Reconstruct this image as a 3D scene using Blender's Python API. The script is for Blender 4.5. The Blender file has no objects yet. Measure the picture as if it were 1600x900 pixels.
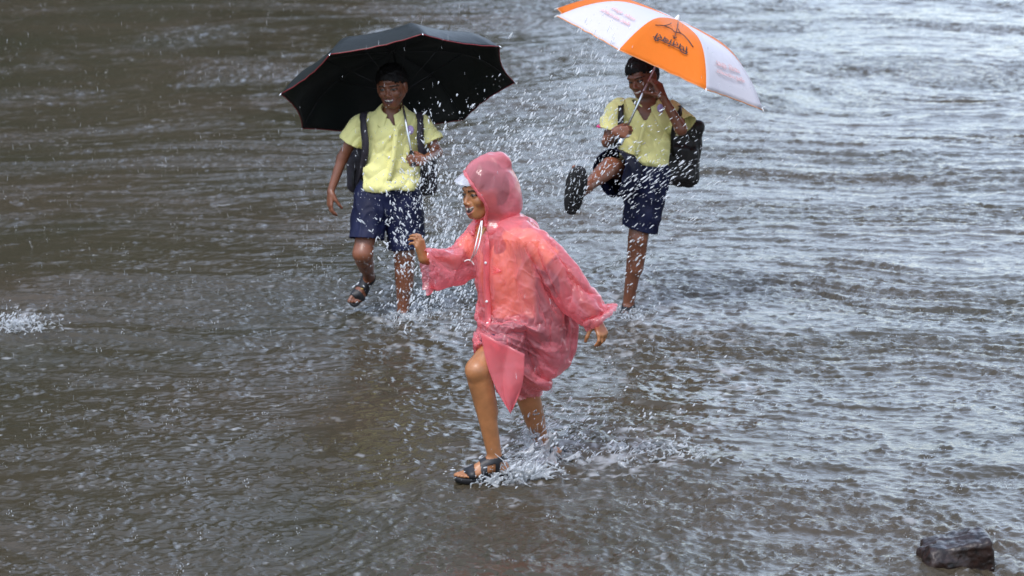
import bpy, math, time
import numpy as np
from mathutils import Vector, Matrix
T0 = time.time()
S = bpy.context.scene
COL = S.collection
# ------------------------------------------------------------------ camera
H, FPX = 3.0, 4500.0
TH = math.atan(900.0 / FPX)
cam_d = bpy.data.cameras.new('camera')
cam_d.sensor_width = 36.0
cam_d.lens = FPX / 1600.0 * 36.0
cam_d.clip_start, cam_d.clip_end = 0.1, 2000.0
cam_d.dof.use_dof = True
cam_d.dof.focus_distance = 11.9
cam_d.dof.aperture_fstop = 5.0
cam = bpy.data.objects.new('camera', cam_d)
COL.objects.link(cam)
cam.location = (0, 0, H)
cam.rotation_euler = (math.pi / 2 - TH, 0, 0)
S.camera = cam
# ------------------------------------------------------------------ sky (overcast, raining)
W = bpy.data.worlds.new('World'); S.world = W; W.use_nodes = True
nt = W.node_tree; nt.nodes.clear()
SUN_EL, SUN_AZ = math.radians(56), math.radians(205)
sky = nt.nodes.new('ShaderNodeTexSky'); sky.sky_type = 'NISHITA'; sky.sun_disc = False
sky.sun_elevation = SUN_EL; sky.sun_rotation = SUN_AZ
hsv = nt.nodes.new('ShaderNodeHueSaturation'); hsv.inputs['Saturation'].default_value = 0.66
tc = nt.nodes.new('ShaderNodeTexCoord')
mp = nt.nodes.new('ShaderNodeMapping'); mp.inputs['Scale'].default_value = (1, 1, 2.2)
cn = nt.nodes.new('ShaderNodeTexNoise'); cn.inputs['Scale'].default_value = 2.6; cn.inputs['Detail'].default_value = 5
cr = nt.nodes.new('ShaderNodeMapRange'); cr.inputs[1].default_value = 0.3; cr.inputs[2].default_value = 0.7
cr.inputs[3].default_value = 0.62; cr.inputs[4].default_value = 1.3
mul = nt.nodes.new('ShaderNodeVectorMath'); mul.operation = 'SCALE'
bg = nt.nodes.new('ShaderNodeBackground'); bg.inputs['Strength'].default_value = 0.12
out = nt.nodes.new('ShaderNodeOutputWorld')
L = nt.links.new
L(sky.outputs[0], hsv.inputs['Color']); L(tc.outputs['Generated'], mp.inputs[0]); L(mp.outputs[0], cn.inputs['Vector'])
L(cn.outputs['Fac'], cr.inputs[0]); L(hsv.outputs[0], mul.inputs[0])
# an overcast sky is about three times brighter overhead than at the horizon
sx = nt.nodes.new('ShaderNodeSeparateXYZ'); L(tc.outputs['Generated'], sx.inputs[0])
gz = nt.nodes.new('ShaderNodeMapRange'); gz.inputs[1].default_value = 0.0; gz.inputs[2].default_value = 1.0; gz.inputs[3].default_value = 0.9; gz.inputs[4].default_value = 3.2
L(sx.outputs[2], gz.inputs[0]); mm = nt.nodes.new('ShaderNodeMath'); mm.operation = 'MULTIPLY'
L(cr.outputs[0], mm.inputs[0]); L(gz.outputs[0], mm.inputs[1])
# the cloud is thinner and brighter beyond the water on the right
dt = nt.nodes.new('ShaderNodeVectorMath'); dt.operation = 'DOT_PRODUCT'; dt.inputs[1].default_value = (0.42, 0.87, 0.26); L(tc.outputs['Generated'], dt.inputs[0])
gl = nt.nodes.new('ShaderNodeMapRange'); gl.interpolation_type = 'SMOOTHSTEP'; gl.inputs[1].default_value = 0.80; gl.inputs[2].default_value = 1.0; gl.inputs[3].default_value = 1.0; gl.inputs[4].default_value = 2.6
L(dt.outputs['Value'], gl.inputs[0]); m3 = nt.nodes.new('ShaderNodeMath'); m3.operation = 'MULTIPLY'; L(mm.outputs[0], m3.inputs[0]); L(gl.outputs[0], m3.inputs[1]); L(m3.outputs[0], mul.inputs['Scale'])
L(mul.outputs[0], bg.inputs['Color']); L(bg.outputs[0], out.inputs['Surface'])
sd = bpy.data.lights.new('sun', 'SUN'); sd.energy = 1.3; sd.angle = math.radians(14); sd.color = (1.0, 0.97, 0.93)
so = bpy.data.objects.new('sun', sd); COL.objects.link(so)
# soft light comes from high behind the camera
_sv = Vector((math.sin(SUN_AZ) * math.cos(SUN_EL), math.cos(SUN_AZ) * math.cos(SUN_EL), math.sin(SUN_EL)))
so.rotation_euler = (-_sv).to_track_quat('-Z', 'Y').to_euler()
S.view_settings.view_transform = 'Standard'; S.view_settings.look = 'None'
S.view_settings.exposure = 0.38; S.view_settings.gamma = 1.0
S.view_settings.use_curve_mapping = False
S.render.engine = 'CYCLES'
S.cycles.use_denoising = True
S.cycles.max_bounces = 8; S.cycles.transparent_max_bounces = 16
S.cycles.sample_clamp_indirect = 6.0
S.cycles.caustics_refractive = False; S.cycles.caustics_reflective = False

# ------------------------------------------------------------------ geometry helpers
cT, sT = math.cos(TH), math.sin(TH)
def P(u, v, Y):
    """point that stands at depth Y where the photograph shows (u, v)"""
    xd, yd = (u - 800) / FPX, (v - 450) / FPX
    dx, dy, dz = xd, cT - yd * sT, -sT - yd * cT
    t = Y / dy
    return np.array([dx * t, Y, H + dz * t])
def nrm(v):
    v = np.asarray(v, float); return v / np.linalg.norm(v)
def frame(f, u):
    """rows: left side, forward, up of a figure"""
    f = nrm(f); u = np.asarray(u, float); s = nrm(np.cross(u, f)); u = np.cross(f, s)
    return np.array([s, f, u])

def hsh(ix, iy, iz, seed):
    h = (ix.astype(np.uint32) * np.uint32(374761393) + iy.astype(np.uint32) * np.uint32(668265263)
         + iz.astype(np.uint32) * np.uint32(2147483647 // 3) + np.uint32((seed * 974634777) & 0xffffffff))
    h = (h ^ (h >> np.uint32(13))) * np.uint32(1274126177)
    h = (h ^ (h >> np.uint32(16))) * np.uint32(2246822519)
    h = h ^ (h >> np.uint32(15))
    return (h & np.uint32(0xffff)).astype(np.float32) / 65535.0
def noise3(p, seed=0):
    """smooth value noise in -1..1 at points p (n,3)"""
    p = np.asarray(p, np.float64) + 1000.0
    i = np.floor(p).astype(np.int64); f = (p - i); f = f * f * f * (f * (f * 6 - 15) + 10)
    r = 0
    for a in (0, 1):
        wa = f[:, 0] if a else 1 - f[:, 0]
        for b in (0, 1):
            wb = f[:, 1] if b else 1 - f[:, 1]
            for c in (0, 1):
                wc = f[:, 2] if c else 1 - f[:, 2]
                r = r + wa * wb * wc * hsh(i[:, 0] + a, i[:, 1] + b, i[:, 2] + c, seed)
    return r * 2 - 1
def noise2(x, y, seed=0):
    x = x + 5000.0; y = y + 5000.0
    ix = np.floor(x).astype(np.int64); iy = np.floor(y).astype(np.int64)
    fx = x - ix; fy = y - iy
    fx = fx * fx * fx * (fx * (fx * 6 - 15) + 10); fy = fy * fy * fy * (fy * (fy * 6 - 15) + 10)
    z = np.zeros_like(ix)
    a = hsh(ix, iy, z, seed); b = hsh(ix + 1, iy, z, seed); c = hsh(ix, iy + 1, z, seed); d = hsh(ix + 1, iy + 1, z, seed)
    return ((a * (1 - fx) + b * fx) * (1 - fy) + (c * (1 - fx) + d * fx) * fy) * 2 - 1

def cells(p, seed):
    """distance to the nearest and second nearest scattered point"""
    p = np.asarray(p, np.float64) + 500.0; i0 = np.floor(p).astype(np.int64)
    f1 = np.full(len(p), 9.0); f2 = f1.copy()
    for a in (-1, 0, 1):
        for b in (-1, 0, 1):
            for c in (-1, 0, 1):
                i = i0 + (a, b, c)
                q = i + np.stack([hsh(i[:, 0], i[:, 1], i[:, 2], seed + k) for k in range(3)], 1)
                d = np.linalg.norm(q - p, axis=1); f2 = np.minimum(f2, np.maximum(f1, d)); f1 = np.minimum(f1, d)
    return f1, f2
def crease(p, seed, sharp=.5):
    """facets that meet in creases: 0 on a crease, up to 1 inside a facet"""
    f1, f2 = cells(p, seed); return np.clip((f2 - f1) / sharp, 0, 1) ** .8 - .45 * f1
class Vol:
    """signed distance volume built from soft-joined shapes, turned into one skin"""
    def __init__(s, lo, hi, h):
        s.h = h; s.lo = np.asarray(lo, float)
        n = np.ceil((np.asarray(hi, float) - s.lo) / h).astype(int) + 1
        s.ax = [(s.lo[i] + h * np.arange(n[i])) for i in range(3)]
        s.F = np.full(n, 0.5, np.float32)
    def sub(s, lo, hi, pad):
        sl = []
        for i in range(3):
            a = max(0, int(np.floor((lo[i] - pad - s.lo[i]) / s.h))); b = min(len(s.ax[i]), int(np.ceil((hi[i] + pad - s.lo[i]) / s.h)) + 1)
            if b <= a: return None, None
            sl.append(slice(a, b))
        g = [s.ax[0][sl[0]].astype(np.float32)[:, None, None], s.ax[1][sl[1]].astype(np.float32)[None, :, None], s.ax[2][sl[2]].astype(np.float32)[None, None, :]]
        return tuple(sl), g
    def put(s, sl, d, k, mode):
        F = s.F[sl]
        if mode == 'sub':
            d = -d
            hh = np.maximum(k - np.abs(F - d), 0) / k if k > 0 else 0
            s.F[sl] = np.maximum(F, d) + hh * hh * k * 0.25
        else:
            hh = np.maximum(k - np.abs(F - d), 0) / k if k > 0 else 0
            s.F[sl] = np.minimum(F, d) - hh * hh * k * 0.25
    def clipd(s, g, d, clip):
        for c, n in (clip or ()):
            n = nrm(n)
            d = np.maximum(d, (g[0] - c[0]) * n[0] + (g[1] - c[1]) * n[1] + (g[2] - c[2]) * n[2])
        return d
    def cone(s, a, b, r1, r2, k=0.02, flat=None, mode='add', clip=None):
        a = np.asarray(a, float); b = np.asarray(b, float); R = max(r1, r2)
        sl, g = s.sub(np.minimum(a, b) - R, np.maximum(a, b) + R, k + 2 * s.h)
        if sl is None: return
        ab = b - a; L2 = float(ab @ ab) + 1e-12
        q = [g[i] - a[i] for i in range(3)]
        t = np.clip((q[0] * ab[0] + q[1] * ab[1] + q[2] * ab[2]) / L2, 0, 1)
        q = [q[i] - t * ab[i] for i in range(3)]
        d2 = q[0] ** 2 + q[1] ** 2 + q[2] ** 2
        if flat is not None:
            n, f = nrm(flat[0]), flat[1]
            d2 = d2 + (f * f - 1) * (q[0] * n[0] + q[1] * n[1] + q[2] * n[2]) ** 2
        d = np.sqrt(d2) - (r1 + (r2 - r1) * t)
        s.put(sl, s.clipd(g, d, clip), k, mode)
    def ell(s, c, r, M=None, k=0.02, mode='add', clip=None):
        c = np.asarray(c, float); r = np.asarray(r, float); R = max(r)
        M = np.eye(3) if M is None else M
        sl, g = s.sub(c - R, c + R, k + 2 * s.h)
        if sl is None: return
        q = [g[i] - c[i] for i in range(3)]
        l = [(M[j][0] * q[0] + M[j][1] * q[1] + M[j][2] * q[2]) / r[j] for j in range(3)]
        k0 = np.sqrt(l[0] ** 2 + l[1] ** 2 + l[2] ** 2)
        k1 = np.sqrt((l[0] / r[0]) ** 2 + (l[1] / r[1]) ** 2 + (l[2] / r[2]) ** 2) + 1e-9
        s.put(sl, s.clipd(g, k0 * (k0 - 1) / k1, clip), k, mode)
    def box(s, c, hf, M=None, rnd=0.01, k=0.01, mode='add', clip=None):
        c = np.asarray(c, float); hf = np.asarray(hf, float); R = float(np.linalg.norm(hf))
        M = np.eye(3) if M is None else M
        sl, g = s.sub(c - R, c + R, k + 2 * s.h)
        if sl is None: return
        q = [g[i] - c[i] for i in range(3)]
        l = [np.abs(M[j][0] * q[0] + M[j][1] * q[1] + M[j][2] * q[2]) - (hf[j] - rnd) for j in range(3)]
        o = np.sqrt(sum(np.maximum(x, 0) ** 2 for x in l)) + np.minimum(np.maximum(np.maximum(l[0], l[1]), l[2]), 0) - rnd
        s.put(sl, s.clipd(g, o, clip), k, mode)
    def skin(s, relax=2):
        F = s.F; h = s.h; ins = F < 0
        nx, ny, nz = F.shape
        c = np.zeros((nx - 1, ny - 1, nz - 1), np.uint8)
        for a in (0, 1):
            for b in (0, 1):
                for d in (0, 1):
                    c += ins[a:nx - 1 + a, b:ny - 1 + b, d:nz - 1 + d]
        act = (c > 0) & (c < 8)
        I = np.argwhere(act); n = len(I)
        idx = np.full(act.shape, -1, np.int32); idx[act] = np.arange(n)
        acc = np.zeros((n, 3)); cnt = np.zeros(n)
        cor = [(a, b, d) for a in (0, 1) for b in (0, 1) for d in (0, 1)]
        val = {q: F[I[:, 0] + q[0], I[:, 1] + q[1], I[:, 2] + q[2]].astype(np.float64) for q in cor}
        for q in cor:
            for ax in range(3):
                if q[ax] == 0:
                    r = list(q); r[ax] = 1; r = tuple(r)
                    v0, v1 = val[q], val[r]; m = (v0 < 0) != (v1 < 0)
                    t = np.where(m, v0 / np.where(m, v0 - v1, 1), 0)
                    p = np.tile(np.array(q, float), (n, 1)); p[:, ax] = t
                    acc[m] += p[m]; cnt[m] += 1
        V = (I + acc / cnt[:, None]) * h + s.lo
        Q = []
        for ax in range(3):
            o = [0, 1, 2]; o.remove(ax); b1, b2 = o
            A = np.take(ins, range(0, F.shape[ax] - 1), axis=ax); B = np.take(ins, range(1, F.shape[ax]), axis=ax)
            E = np.argwhere(A != B)
            ok = (E[:, b1] > 0) & (E[:, b2] > 0) & (E[:, b1] < F.shape[b1] - 1) & (E[:, b2] < F.shape[b2] - 1); E = E[ok]
            si = ins[E[:, 0], E[:, 1], E[:, 2]]
            def cell(d1, d2):
                e = E.copy(); e[:, b1] -= d1; e[:, b2] -= d2; return idx[e[:, 0], e[:, 1], e[:, 2]]
            q = np.stack([cell(1, 1), cell(0, 1), cell(0, 0), cell(1, 0)], 1)
            fl = si if ax != 1 else ~si
            q[~fl] = q[~fl][:, ::-1]
            Q.append(q)
        Q = np.concatenate(Q)
        for _ in range(relax): V = lap(V, Q, 0.5)
        return V, Q
def lap(V, Q, w, fixb=False):
    e = np.concatenate([Q[:, [0, 1]], Q[:, [1, 2]], Q[:, [2, 3]], Q[:, [3, 0]]]); e = np.concatenate([e, e[:, ::-1]])
    n = len(V); c = np.bincount(e[:, 0], minlength=n)
    A = np.stack([np.bincount(e[:, 0], V[e[:, 1], i], n) for i in range(3)], 1) / np.maximum(c, 1)[:, None]
    return V + (A - V) * w
def normals(V, Q):
    fn = np.cross(V[Q[:, 2]] - V[Q[:, 0]], V[Q[:, 3]] - V[Q[:, 1]])
    N = np.stack([sum(np.bincount(Q[:, j], fn[:, i], len(V)) for j in range(4)) for i in range(3)], 1)
    return N / (np.linalg.norm(N, axis=1, keepdims=True) + 1e-12)
def compact(V, Q):
    u, inv = np.unique(Q.ravel(), return_inverse=True)
    return V[u], inv.reshape(Q.shape)
def drop(V, Q, fn):
    """remove the faces whose centre answers fn, which opens a cuff, a neck or a hem"""
    c = V[Q].mean(1); return compact(V, Q[~fn(c)])

def mesh_obj(name, V, Q, mat, parent=None, cols=None, mats=None, mi=None, smooth=True, attr=None):
    V = np.asarray(V, float)
    if parent is not None: V = V - np.array(org(parent))
    me = bpy.data.meshes.new(name)
    if isinstance(Q, np.ndarray):
        n, k = Q.shape
        me.vertices.add(len(V)); me.vertices.foreach_set('co', V.astype(np.float32).ravel())
        me.loops.add(n * k); me.loops.foreach_set('vertex_index', Q.astype(np.int32).ravel())
        me.polygons.add(n); me.polygons.foreach_set('loop_start', np.arange(0, n * k, k, dtype=np.int32))
        me.polygons.foreach_set('loop_total', np.full(n, k, np.int32))
        me.update(calc_edges=True); me.validate()
    else:
        me.from_pydata([tuple(v) for v in V], [], Q)
    me.polygons.foreach_set('use_smooth', np.full(len(me.polygons), smooth))
    for m in (mats or [mat]): me.materials.append(m)
    if mi is not None: me.polygons.foreach_set('material_index', np.asarray(mi, np.int32))
    if cols is not None:
        a = me.color_attributes.new('Col', 'FLOAT_COLOR', 'POINT')
        a.data.foreach_set('color', np.concatenate([cols, np.ones((len(cols), 1))], 1).astype(np.float32).ravel())
    for k_, v_ in (attr or {}).items():
        a = me.attributes.new(k_, 'FLOAT', 'POINT'); a.data.foreach_set('value', v_.astype(np.float32))
    me.update()
    o = bpy.data.objects.new(name, me); COL.objects.link(o)
    if parent is not None: o.parent = parent
    return o
_ORG = {}
def org(o):
    while o.parent is not None: o = o.parent
    return _ORG.get(o.name, (0, 0, 0))
def part_of(child, parent):
    """sub-part: same root origin as its part"""
    child.parent = parent
def tag(o, label=None, cat=None, group=None, kind=None):
    for k, v in (('label', label), ('category', cat), ('group', group), ('kind', kind)):
        if v: o[k] = v
    return o
def thing(name, loc, label, cat, group=None):
    o = bpy.data.objects.new(name, None); COL.objects.link(o); o.location = tuple(loc); o.empty_display_size = 0.1
    _ORG[o.name] = tuple(loc)
    return tag(o, label, cat, group)
def tube(pts, rad, seg=8, cap=True):
    """tube along pts with a radius per point -> V, faces"""
    pts = np.asarray(pts, float); n = len(pts); rad = np.broadcast_to(np.asarray(rad, float), (n,))
    tg = np.gradient(pts, axis=0); tg /= np.linalg.norm(tg, axis=1, keepdims=True) + 1e-12
    a = np.array([0.13, 0.31, 0.94]); a = a - tg[0] * (a @ tg[0]); a /= np.linalg.norm(a)
    V = []; th = np.arange(seg) * 2 * math.pi / seg
    for i in range(n):
        a = a - tg[i] * (a @ tg[i]); a /= np.linalg.norm(a) + 1e-12; b = np.cross(tg[i], a)
        V.append(pts[i] + rad[i] * (np.cos(th)[:, None] * a + np.sin(th)[:, None] * b))
    V = np.concatenate(V); Fc = []
    for i in range(n - 1):
        for j in range(seg):
            k = (j + 1) % seg; Fc.append((i * seg + j, i * seg + k, (i + 1) * seg + k, (i + 1) * seg + j))
    if cap: Fc.append(tuple(range(seg))[::-1]); Fc.append(tuple(range((n - 1) * seg, n * seg)))
    return V, Fc
def join(parts):
    V = []; Fc = []; o = 0
    for v, f in parts:
        V.append(np.asarray(v)); Fc += [tuple(int(i) + o for i in q) for q in f]; o += len(v)
    return np.concatenate(V), Fc
def curve_pts(ctrl, n=24):
    """smooth curve through control points"""
    c = np.asarray(ctrl, float); c = np.vstack([2 * c[0] - c[1], c, 2 * c[-1] - c[-2]]); o = []
    m = len(c) - 3
    for t in np.linspace(0, m - 1e-6, n):
        i = int(t); f = t - i; a, b, d, e = c[i:i + 4]
        o.append(0.5 * ((2 * b) + (-a + d) * f + (2 * a - 5 * b + 4 * d - e) * f ** 2 + (-a + 3 * b - 3 * d + e) * f ** 3))
    return np.array(o)

# ------------------------------------------------------------------ materials
def mat(name, col=(0.5, 0.5, 0.5), rough=0.5, spec=0.5, metal=0.0, vcol=False, bump=0.0, bscale=40.0, var=0.0, coat=0.0, sheen=0.0, trans=0.0, sss=0.0, croughn=0.1, vscale=None):
    m = bpy.data.materials.new(name); m.use_nodes = True; t = m.node_tree; N = t.nodes; Lk = t.links.new
    b = N['Principled BSDF']; b.inputs['Base Color'].default_value = (*col, 1); b.inputs['Roughness'].default_value = rough
    b.inputs['Specular IOR Level'].default_value = spec; b.inputs['Metallic'].default_value = metal
    b.inputs['Coat Weight'].default_value = coat; b.inputs['Coat Roughness'].default_value = croughn
    b.inputs['Sheen Weight'].default_value = sheen; b.inputs['Transmission Weight'].default_value = trans
    if sss:
        b.inputs['Subsurface Weight'].default_value = sss; b.inputs['Subsurface Radius'].default_value = (0.012, 0.004, 0.002); b.inputs['Subsurface Scale'].default_value = 1.0
    tcn = N.new('ShaderNodeTexCoord'); src = None
    if vcol:
        a = N.new('ShaderNodeAttribute'); a.attribute_name = 'Col'; src = a.outputs['Color']; Lk(src, b.inputs['Base Color'])
    if var:
        n = N.new('ShaderNodeTexNoise'); n.inputs['Scale'].default_value = vscale or bscale * 0.35; n.inputs['Detail'].default_value = 6
        Lk(tcn.outputs['Object'], n.inputs['Vector'])
        r = N.new('ShaderNodeMapRange'); r.inputs[1].default_value = 0.3; r.inputs[2].default_value = 0.7; r.inputs[3].default_value = 1 - var; r.inputs[4].default_value = 1 + var
        Lk(n.outputs['Fac'], r.inputs[0]); v = N.new('ShaderNodeVectorMath'); v.operation = 'SCALE'; Lk(r.outputs[0], v.inputs['Scale'])
        if src is not None: Lk(src, v.inputs[0])
        else: v.inputs[0].default_value = col
        Lk(v.outputs[0], b.inputs['Base Color'])
    if bump:
        n = N.new('ShaderNodeTexNoise'); n.inputs['Scale'].default_value = bscale; n.inputs['Detail'].default_value = 7; n.inputs['Roughness'].default_value = 0.6
        Lk(tcn.outputs['Object'], n.inputs['Vector'])
        bp = N.new('ShaderNodeBump'); bp.inputs['Strength'].default_value = 1.0; bp.inputs['Distance'].default_value = bump
        Lk(n.outputs['Fac'], bp.inputs['Height']); Lk(bp.outputs[0], b.inputs['Normal'])
    return m
# ------------------------------------------------------------------ the flooded ground
def water_height(X, Y):
    """flowing, rain-beaten water: swell, streaming ripples, fine chop (metres)"""
    h = np.zeros_like(X)
    # the crests swing round from lower left towards the upper right
    ang = 0.70 * np.clip((21 - Y) / 9, 0, 1) + 0.30 * noise2(X * 0.22, Y * 0.12, 3)
    ang = ang * np.clip(1.0 - X / Y * .8, .3, 1.2)
    ca, sa = np.cos(ang), np.sin(ang)
    wx = X + 0.45 * noise2(X * 0.9, Y * 0.6, 5); wy = Y + 0.45 * noise2(X * 0.8, Y * 0.6, 6) + .12 * noise2(X * 2.6, Y * 2.2, 7)
    A = wx * ca + wy * sa; B = -wx * sa + wy * ca      # A along the crests, B across them
    right = 1 / (1 + np.exp(-(X / Y * 9.0 + 0.1)))      # 0 on the left, 1 on the right
    h += 0.011 * noise2(A * 0.8, B * 1.1, 11) * (0.5 + 1.2 * right)
    r = 1 - np.abs(noise2(A * 1.6, B * 2.9, 12)); h += 0.006 * r ** 3 * (0.4 + 1.2 * right) * np.clip(.6 + 1.4 * noise2(X * .9, Y * .6, 8), 0, 1.4)
    h += 0.0060 * noise2(A * 4.4, B * 5.6, 13) * (0.4 + 1.3 * right)
    h += 0.0046 * noise2(X * 6.5 + Y * 2, Y * 8.5 - X * 3, 24) * (0.3 + 1.2 * right)
    patch = 0.55 + 1.0 * noise2(A * 0.65, B * 1.25, 15) + 0.75 * noise2(A * 2.2, B * 4.2, 16) + .35 * noise2(A * 6, B * 10, 26)
    patch = np.clip((patch - .12) * 1.4, 0.17 + .33 * right, 1.6) * (.85 + .35 * right)
    global PATCH; PATCH = patch
    r = 1 - np.abs(noise2(A * 8.0, B * 11.0, 14)); h += 0.0036 * r * r * patch
    h += 0.0042 * noise2(A * 11, B * 15, 20) * patch
    h += 0.0040 * noise2(A * 20, B * 25, 17) * patch
    h += 0.0028 * noise2(X * 34, Y * 40, 18) * (.15 + patch)
    h += 0.0014 * noise2(X * 60, Y * 62, 19) * (.15 + patch)
    return h
def ypix(v): # depth of the water surface on picture row v
    yd = (v - 450) / FPX; return H * (cT - yd * sT) / (sT + yd * cT)
rng = np.random.default_rng(7)
YF, YL, YR = 11.27, 14.2, 14.3
def gp(u, v): q = P(u, v, ypix(v)); return q[0], q[1]
# where feet have churned the water: (u, v, radius along x, radius along y, strength)
CHURN = [(830, 725, .30, .55, 1.0), (900, 700, .35, .6, .85), (1010, 700, .25, .45, .9), (700, 470, .35, 1.1, .75), (640, 498, .30, .9, .9), (560, 490, .25, .7, .6),
         (985, 495, .35, .9, .9), (860, 520, .5, 1.3, .6), (1130, 560, .4, 1.2, .55), (1120, 605, .25, .5, .6), (30, 505, .22, .55, 1.2), (1492, 884, .20, .20, .35), (1040, 430, .5, 1.5, .5), (1250, 430, .8, 2.0, .25), (760, 600, .3, .8, .35)]
def build_water():
    r = []; y = 8.3
    while y < 36: r.append(y); y *= 1.00095
    rows = np.concatenate([[-60, -20, 0, 4, 7, 7.8, 8.1], r, np.geomspace(36.5, 900, 60)])
    dense = np.linspace(-0.235, 0.235, 560)
    side = 0.235 + np.geomspace(0.002, 6, 40)
    cols = np.concatenate([-side[::-1], dense, side])
    Yg, Cg = np.meshgrid(rows, cols, indexing='ij')
    Wd = np.maximum(Yg, 8.3); X = (Cg * Wd); Yv = Yg
    fade = np.clip((Yg - 7.8) / 0.5, 0, 1) * np.clip((60 - Yg) / 24, 0, 1) * np.clip((0.45 - np.abs(Cg)) / 0.2, 0, 1)
    Z = water_height(X.ravel(), np.maximum(Yv, 1).ravel()).reshape(X.shape)
    foam = np.zeros_like(X)
    nz = noise2(X * 6, Yv * 9, 31) * .35 + noise2(X * 18, Yv * 24, 32) * .40 + noise2(X * 44, Yv * 52, 33) * .5
    for (u, v, rx, ry, st) in CHURN:
        cx, cy = gp(u, v)
        g = np.exp(-(((X - cx) / rx) ** 2 + ((Yv - cy) / ry) ** 2)) * st
        foam += g
        Z += g * 0.010 * (1 - np.abs(noise2(X * 9, Yv * 12, 41 + int(u) % 7))) + g * 0.006 * noise2(X * 22, Yv * 28, 43)
    fm = np.clip((np.minimum(foam, 1.1) * 0.55 + nz * 1.15 - 0.72) * 1.8, 0, 1) * .42
    # short broken crests with a little air in them, further off
    cr_ = np.clip((noise2(X * 1.6, Yv * 3.8, 51) * .6 + noise2(X * 7, Yv * 16, 52) * .7 + noise2(X * 20, Yv * 44, 53) * .4 - .74) * 1.8, 0, 1) * np.clip(noise2(X * 50, Yv * 60, 54) * 1.5 + .6, 0, 1)
    fm = np.maximum(fm, cr_ * 0.10)
    # rings and craters of the rain
    ri = np.arange(len(rows)); ci = np.arange(len(cols)); n0 = 7; c0 = 40
    for _ in range(13000):
        yy = 8.6 * (33 / 8.6) ** rng.random(); cc = rng.uniform(-0.225, 0.225)
        i = n0 + int(math.log(yy / 8.3) / math.log(1.00095)); j = c0 + int((cc + 0.235) / 0.47 * 559)
        rad = rng.uniform(0.008, 0.042); wi = int(rad * 2 / (yy * 0.00095)) + 3; wj = int(rad * 2 / (yy * 0.00084)) + 3
        sl = (slice(max(n0, i - wi), i + wi), slice(max(0, j - wj), j + wj))
        d = np.hypot(X[sl] - cc * yy, Yv[sl] - yy)
        Z[sl] += rng.uniform(.0022, .0055) * np.exp(-((d - rad) / 0.008) ** 2)
        if rad < 0.022: Z[sl] -= 0.0035 * np.exp(-(d / 0.01) ** 2)
    Z *= fade
    V = np.stack([X, Yv, Z], -1).reshape(-1, 3)
    nr, nc = X.shape; a = (np.arange(nr - 1)[:, None] * nc + np.arange(nc - 1)[None]).ravel()
    Q = np.stack([a, a + 1, a + nc + 1, a + nc], 1)
    m = bpy.data.materials.new('muddy_flood_water'); m.use_nodes = True; t = m.node_tree; N = t.nodes; Lk = t.links.new
    b = N['Principled BSDF']; b.inputs['Roughness'].default_value = 0.06; b.inputs['IOR'].default_value = 1.333
    b.inputs['Specular IOR Level'].default_value = 0.5
    g = N.new('ShaderNodeNewGeometry')
    n1 = N.new('ShaderNodeTexNoise'); n1.inputs['Scale'].default_value = 0.55; n1.inputs['Detail'].default_value = 5
    Lk(g.outputs['Position'], n1.inputs['Vector'])
    mx = N.new('ShaderNodeMix'); mx.data_type = 'RGBA'; mx.inputs[6].default_value = (0.045, 0.039, 0.023, 1); mx.inputs[7].default_value = (0.062, 0.048, 0.031, 1)
    rr = N.new('ShaderNodeMapRange'); rr.inputs[1].default_value = .35; rr.inputs[2].default_value = .65; Lk(n1.outputs['Fac'], rr.inputs[0]); Lk(rr.outputs[0], mx.inputs[0])
    at = N.new('ShaderNodeAttribute'); at.attribute_name = 'foam'
    mf = N.new('ShaderNodeMix'); mf.data_type = 'RGBA'; mf.inputs[7].default_value = (0.62, 0.64, 0.66, 1)
    Lk(at.outputs['Fac'], mf.inputs[0]); Lk(mx.outputs[2], mf.inputs[6]); Lk(mf.outputs[2], b.inputs['Base Color'])
    ra = N.new('ShaderNodeMapRange'); ra.inputs[3].default_value = 0.06; ra.inputs[4].default_value = 0.45; Lk(at.outputs['Fac'], ra.inputs[0]); Lk(ra.outputs[0], b.inputs['Roughness'])
    mpn = N.new('ShaderNodeMapping'); mpn.inputs['Scale'].default_value = (1, 1.5, 1); Lk(g.outputs['Position'], mpn.inputs[0])
    n2 = N.new('ShaderNodeTexNoise'); n2.inputs['Scale'].default_value = 38; n2.inputs['Detail'].default_value = 4; n2.inputs['Roughness'].default_value = .62
    Lk(mpn.outputs[0], n2.inputs['Vector'])
    bp = N.new('ShaderNodeBump'); bp.inputs['Distance'].default_value = 0.0080; bp.inputs['Strength'].default_value = 1.0
    ac = N.new('ShaderNodeAttribute'); ac.attribute_name = 'chop'; ml = N.new('ShaderNodeMath'); ml.operation = 'MULTIPLY_ADD'; ml.use_clamp = False; ml.inputs[1].default_value = .62; ml.inputs[2].default_value = .08; Lk(ac.outputs['Fac'], ml.inputs[0]); Lk(ml.outputs[0], bp.inputs['Strength'])
    Lk(n2.outputs['Fac'], bp.inputs['Height']); Lk(bp.outputs[0], b.inputs['Normal'])
    o = mesh_obj('flood_water', V, Q, m, attr={'foam': fm.ravel(), 'chop': PATCH.ravel()})
    tag(o, kind='structure')
    return fm
build_water()
print('water', round(time.time() - T0, 1))

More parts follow.
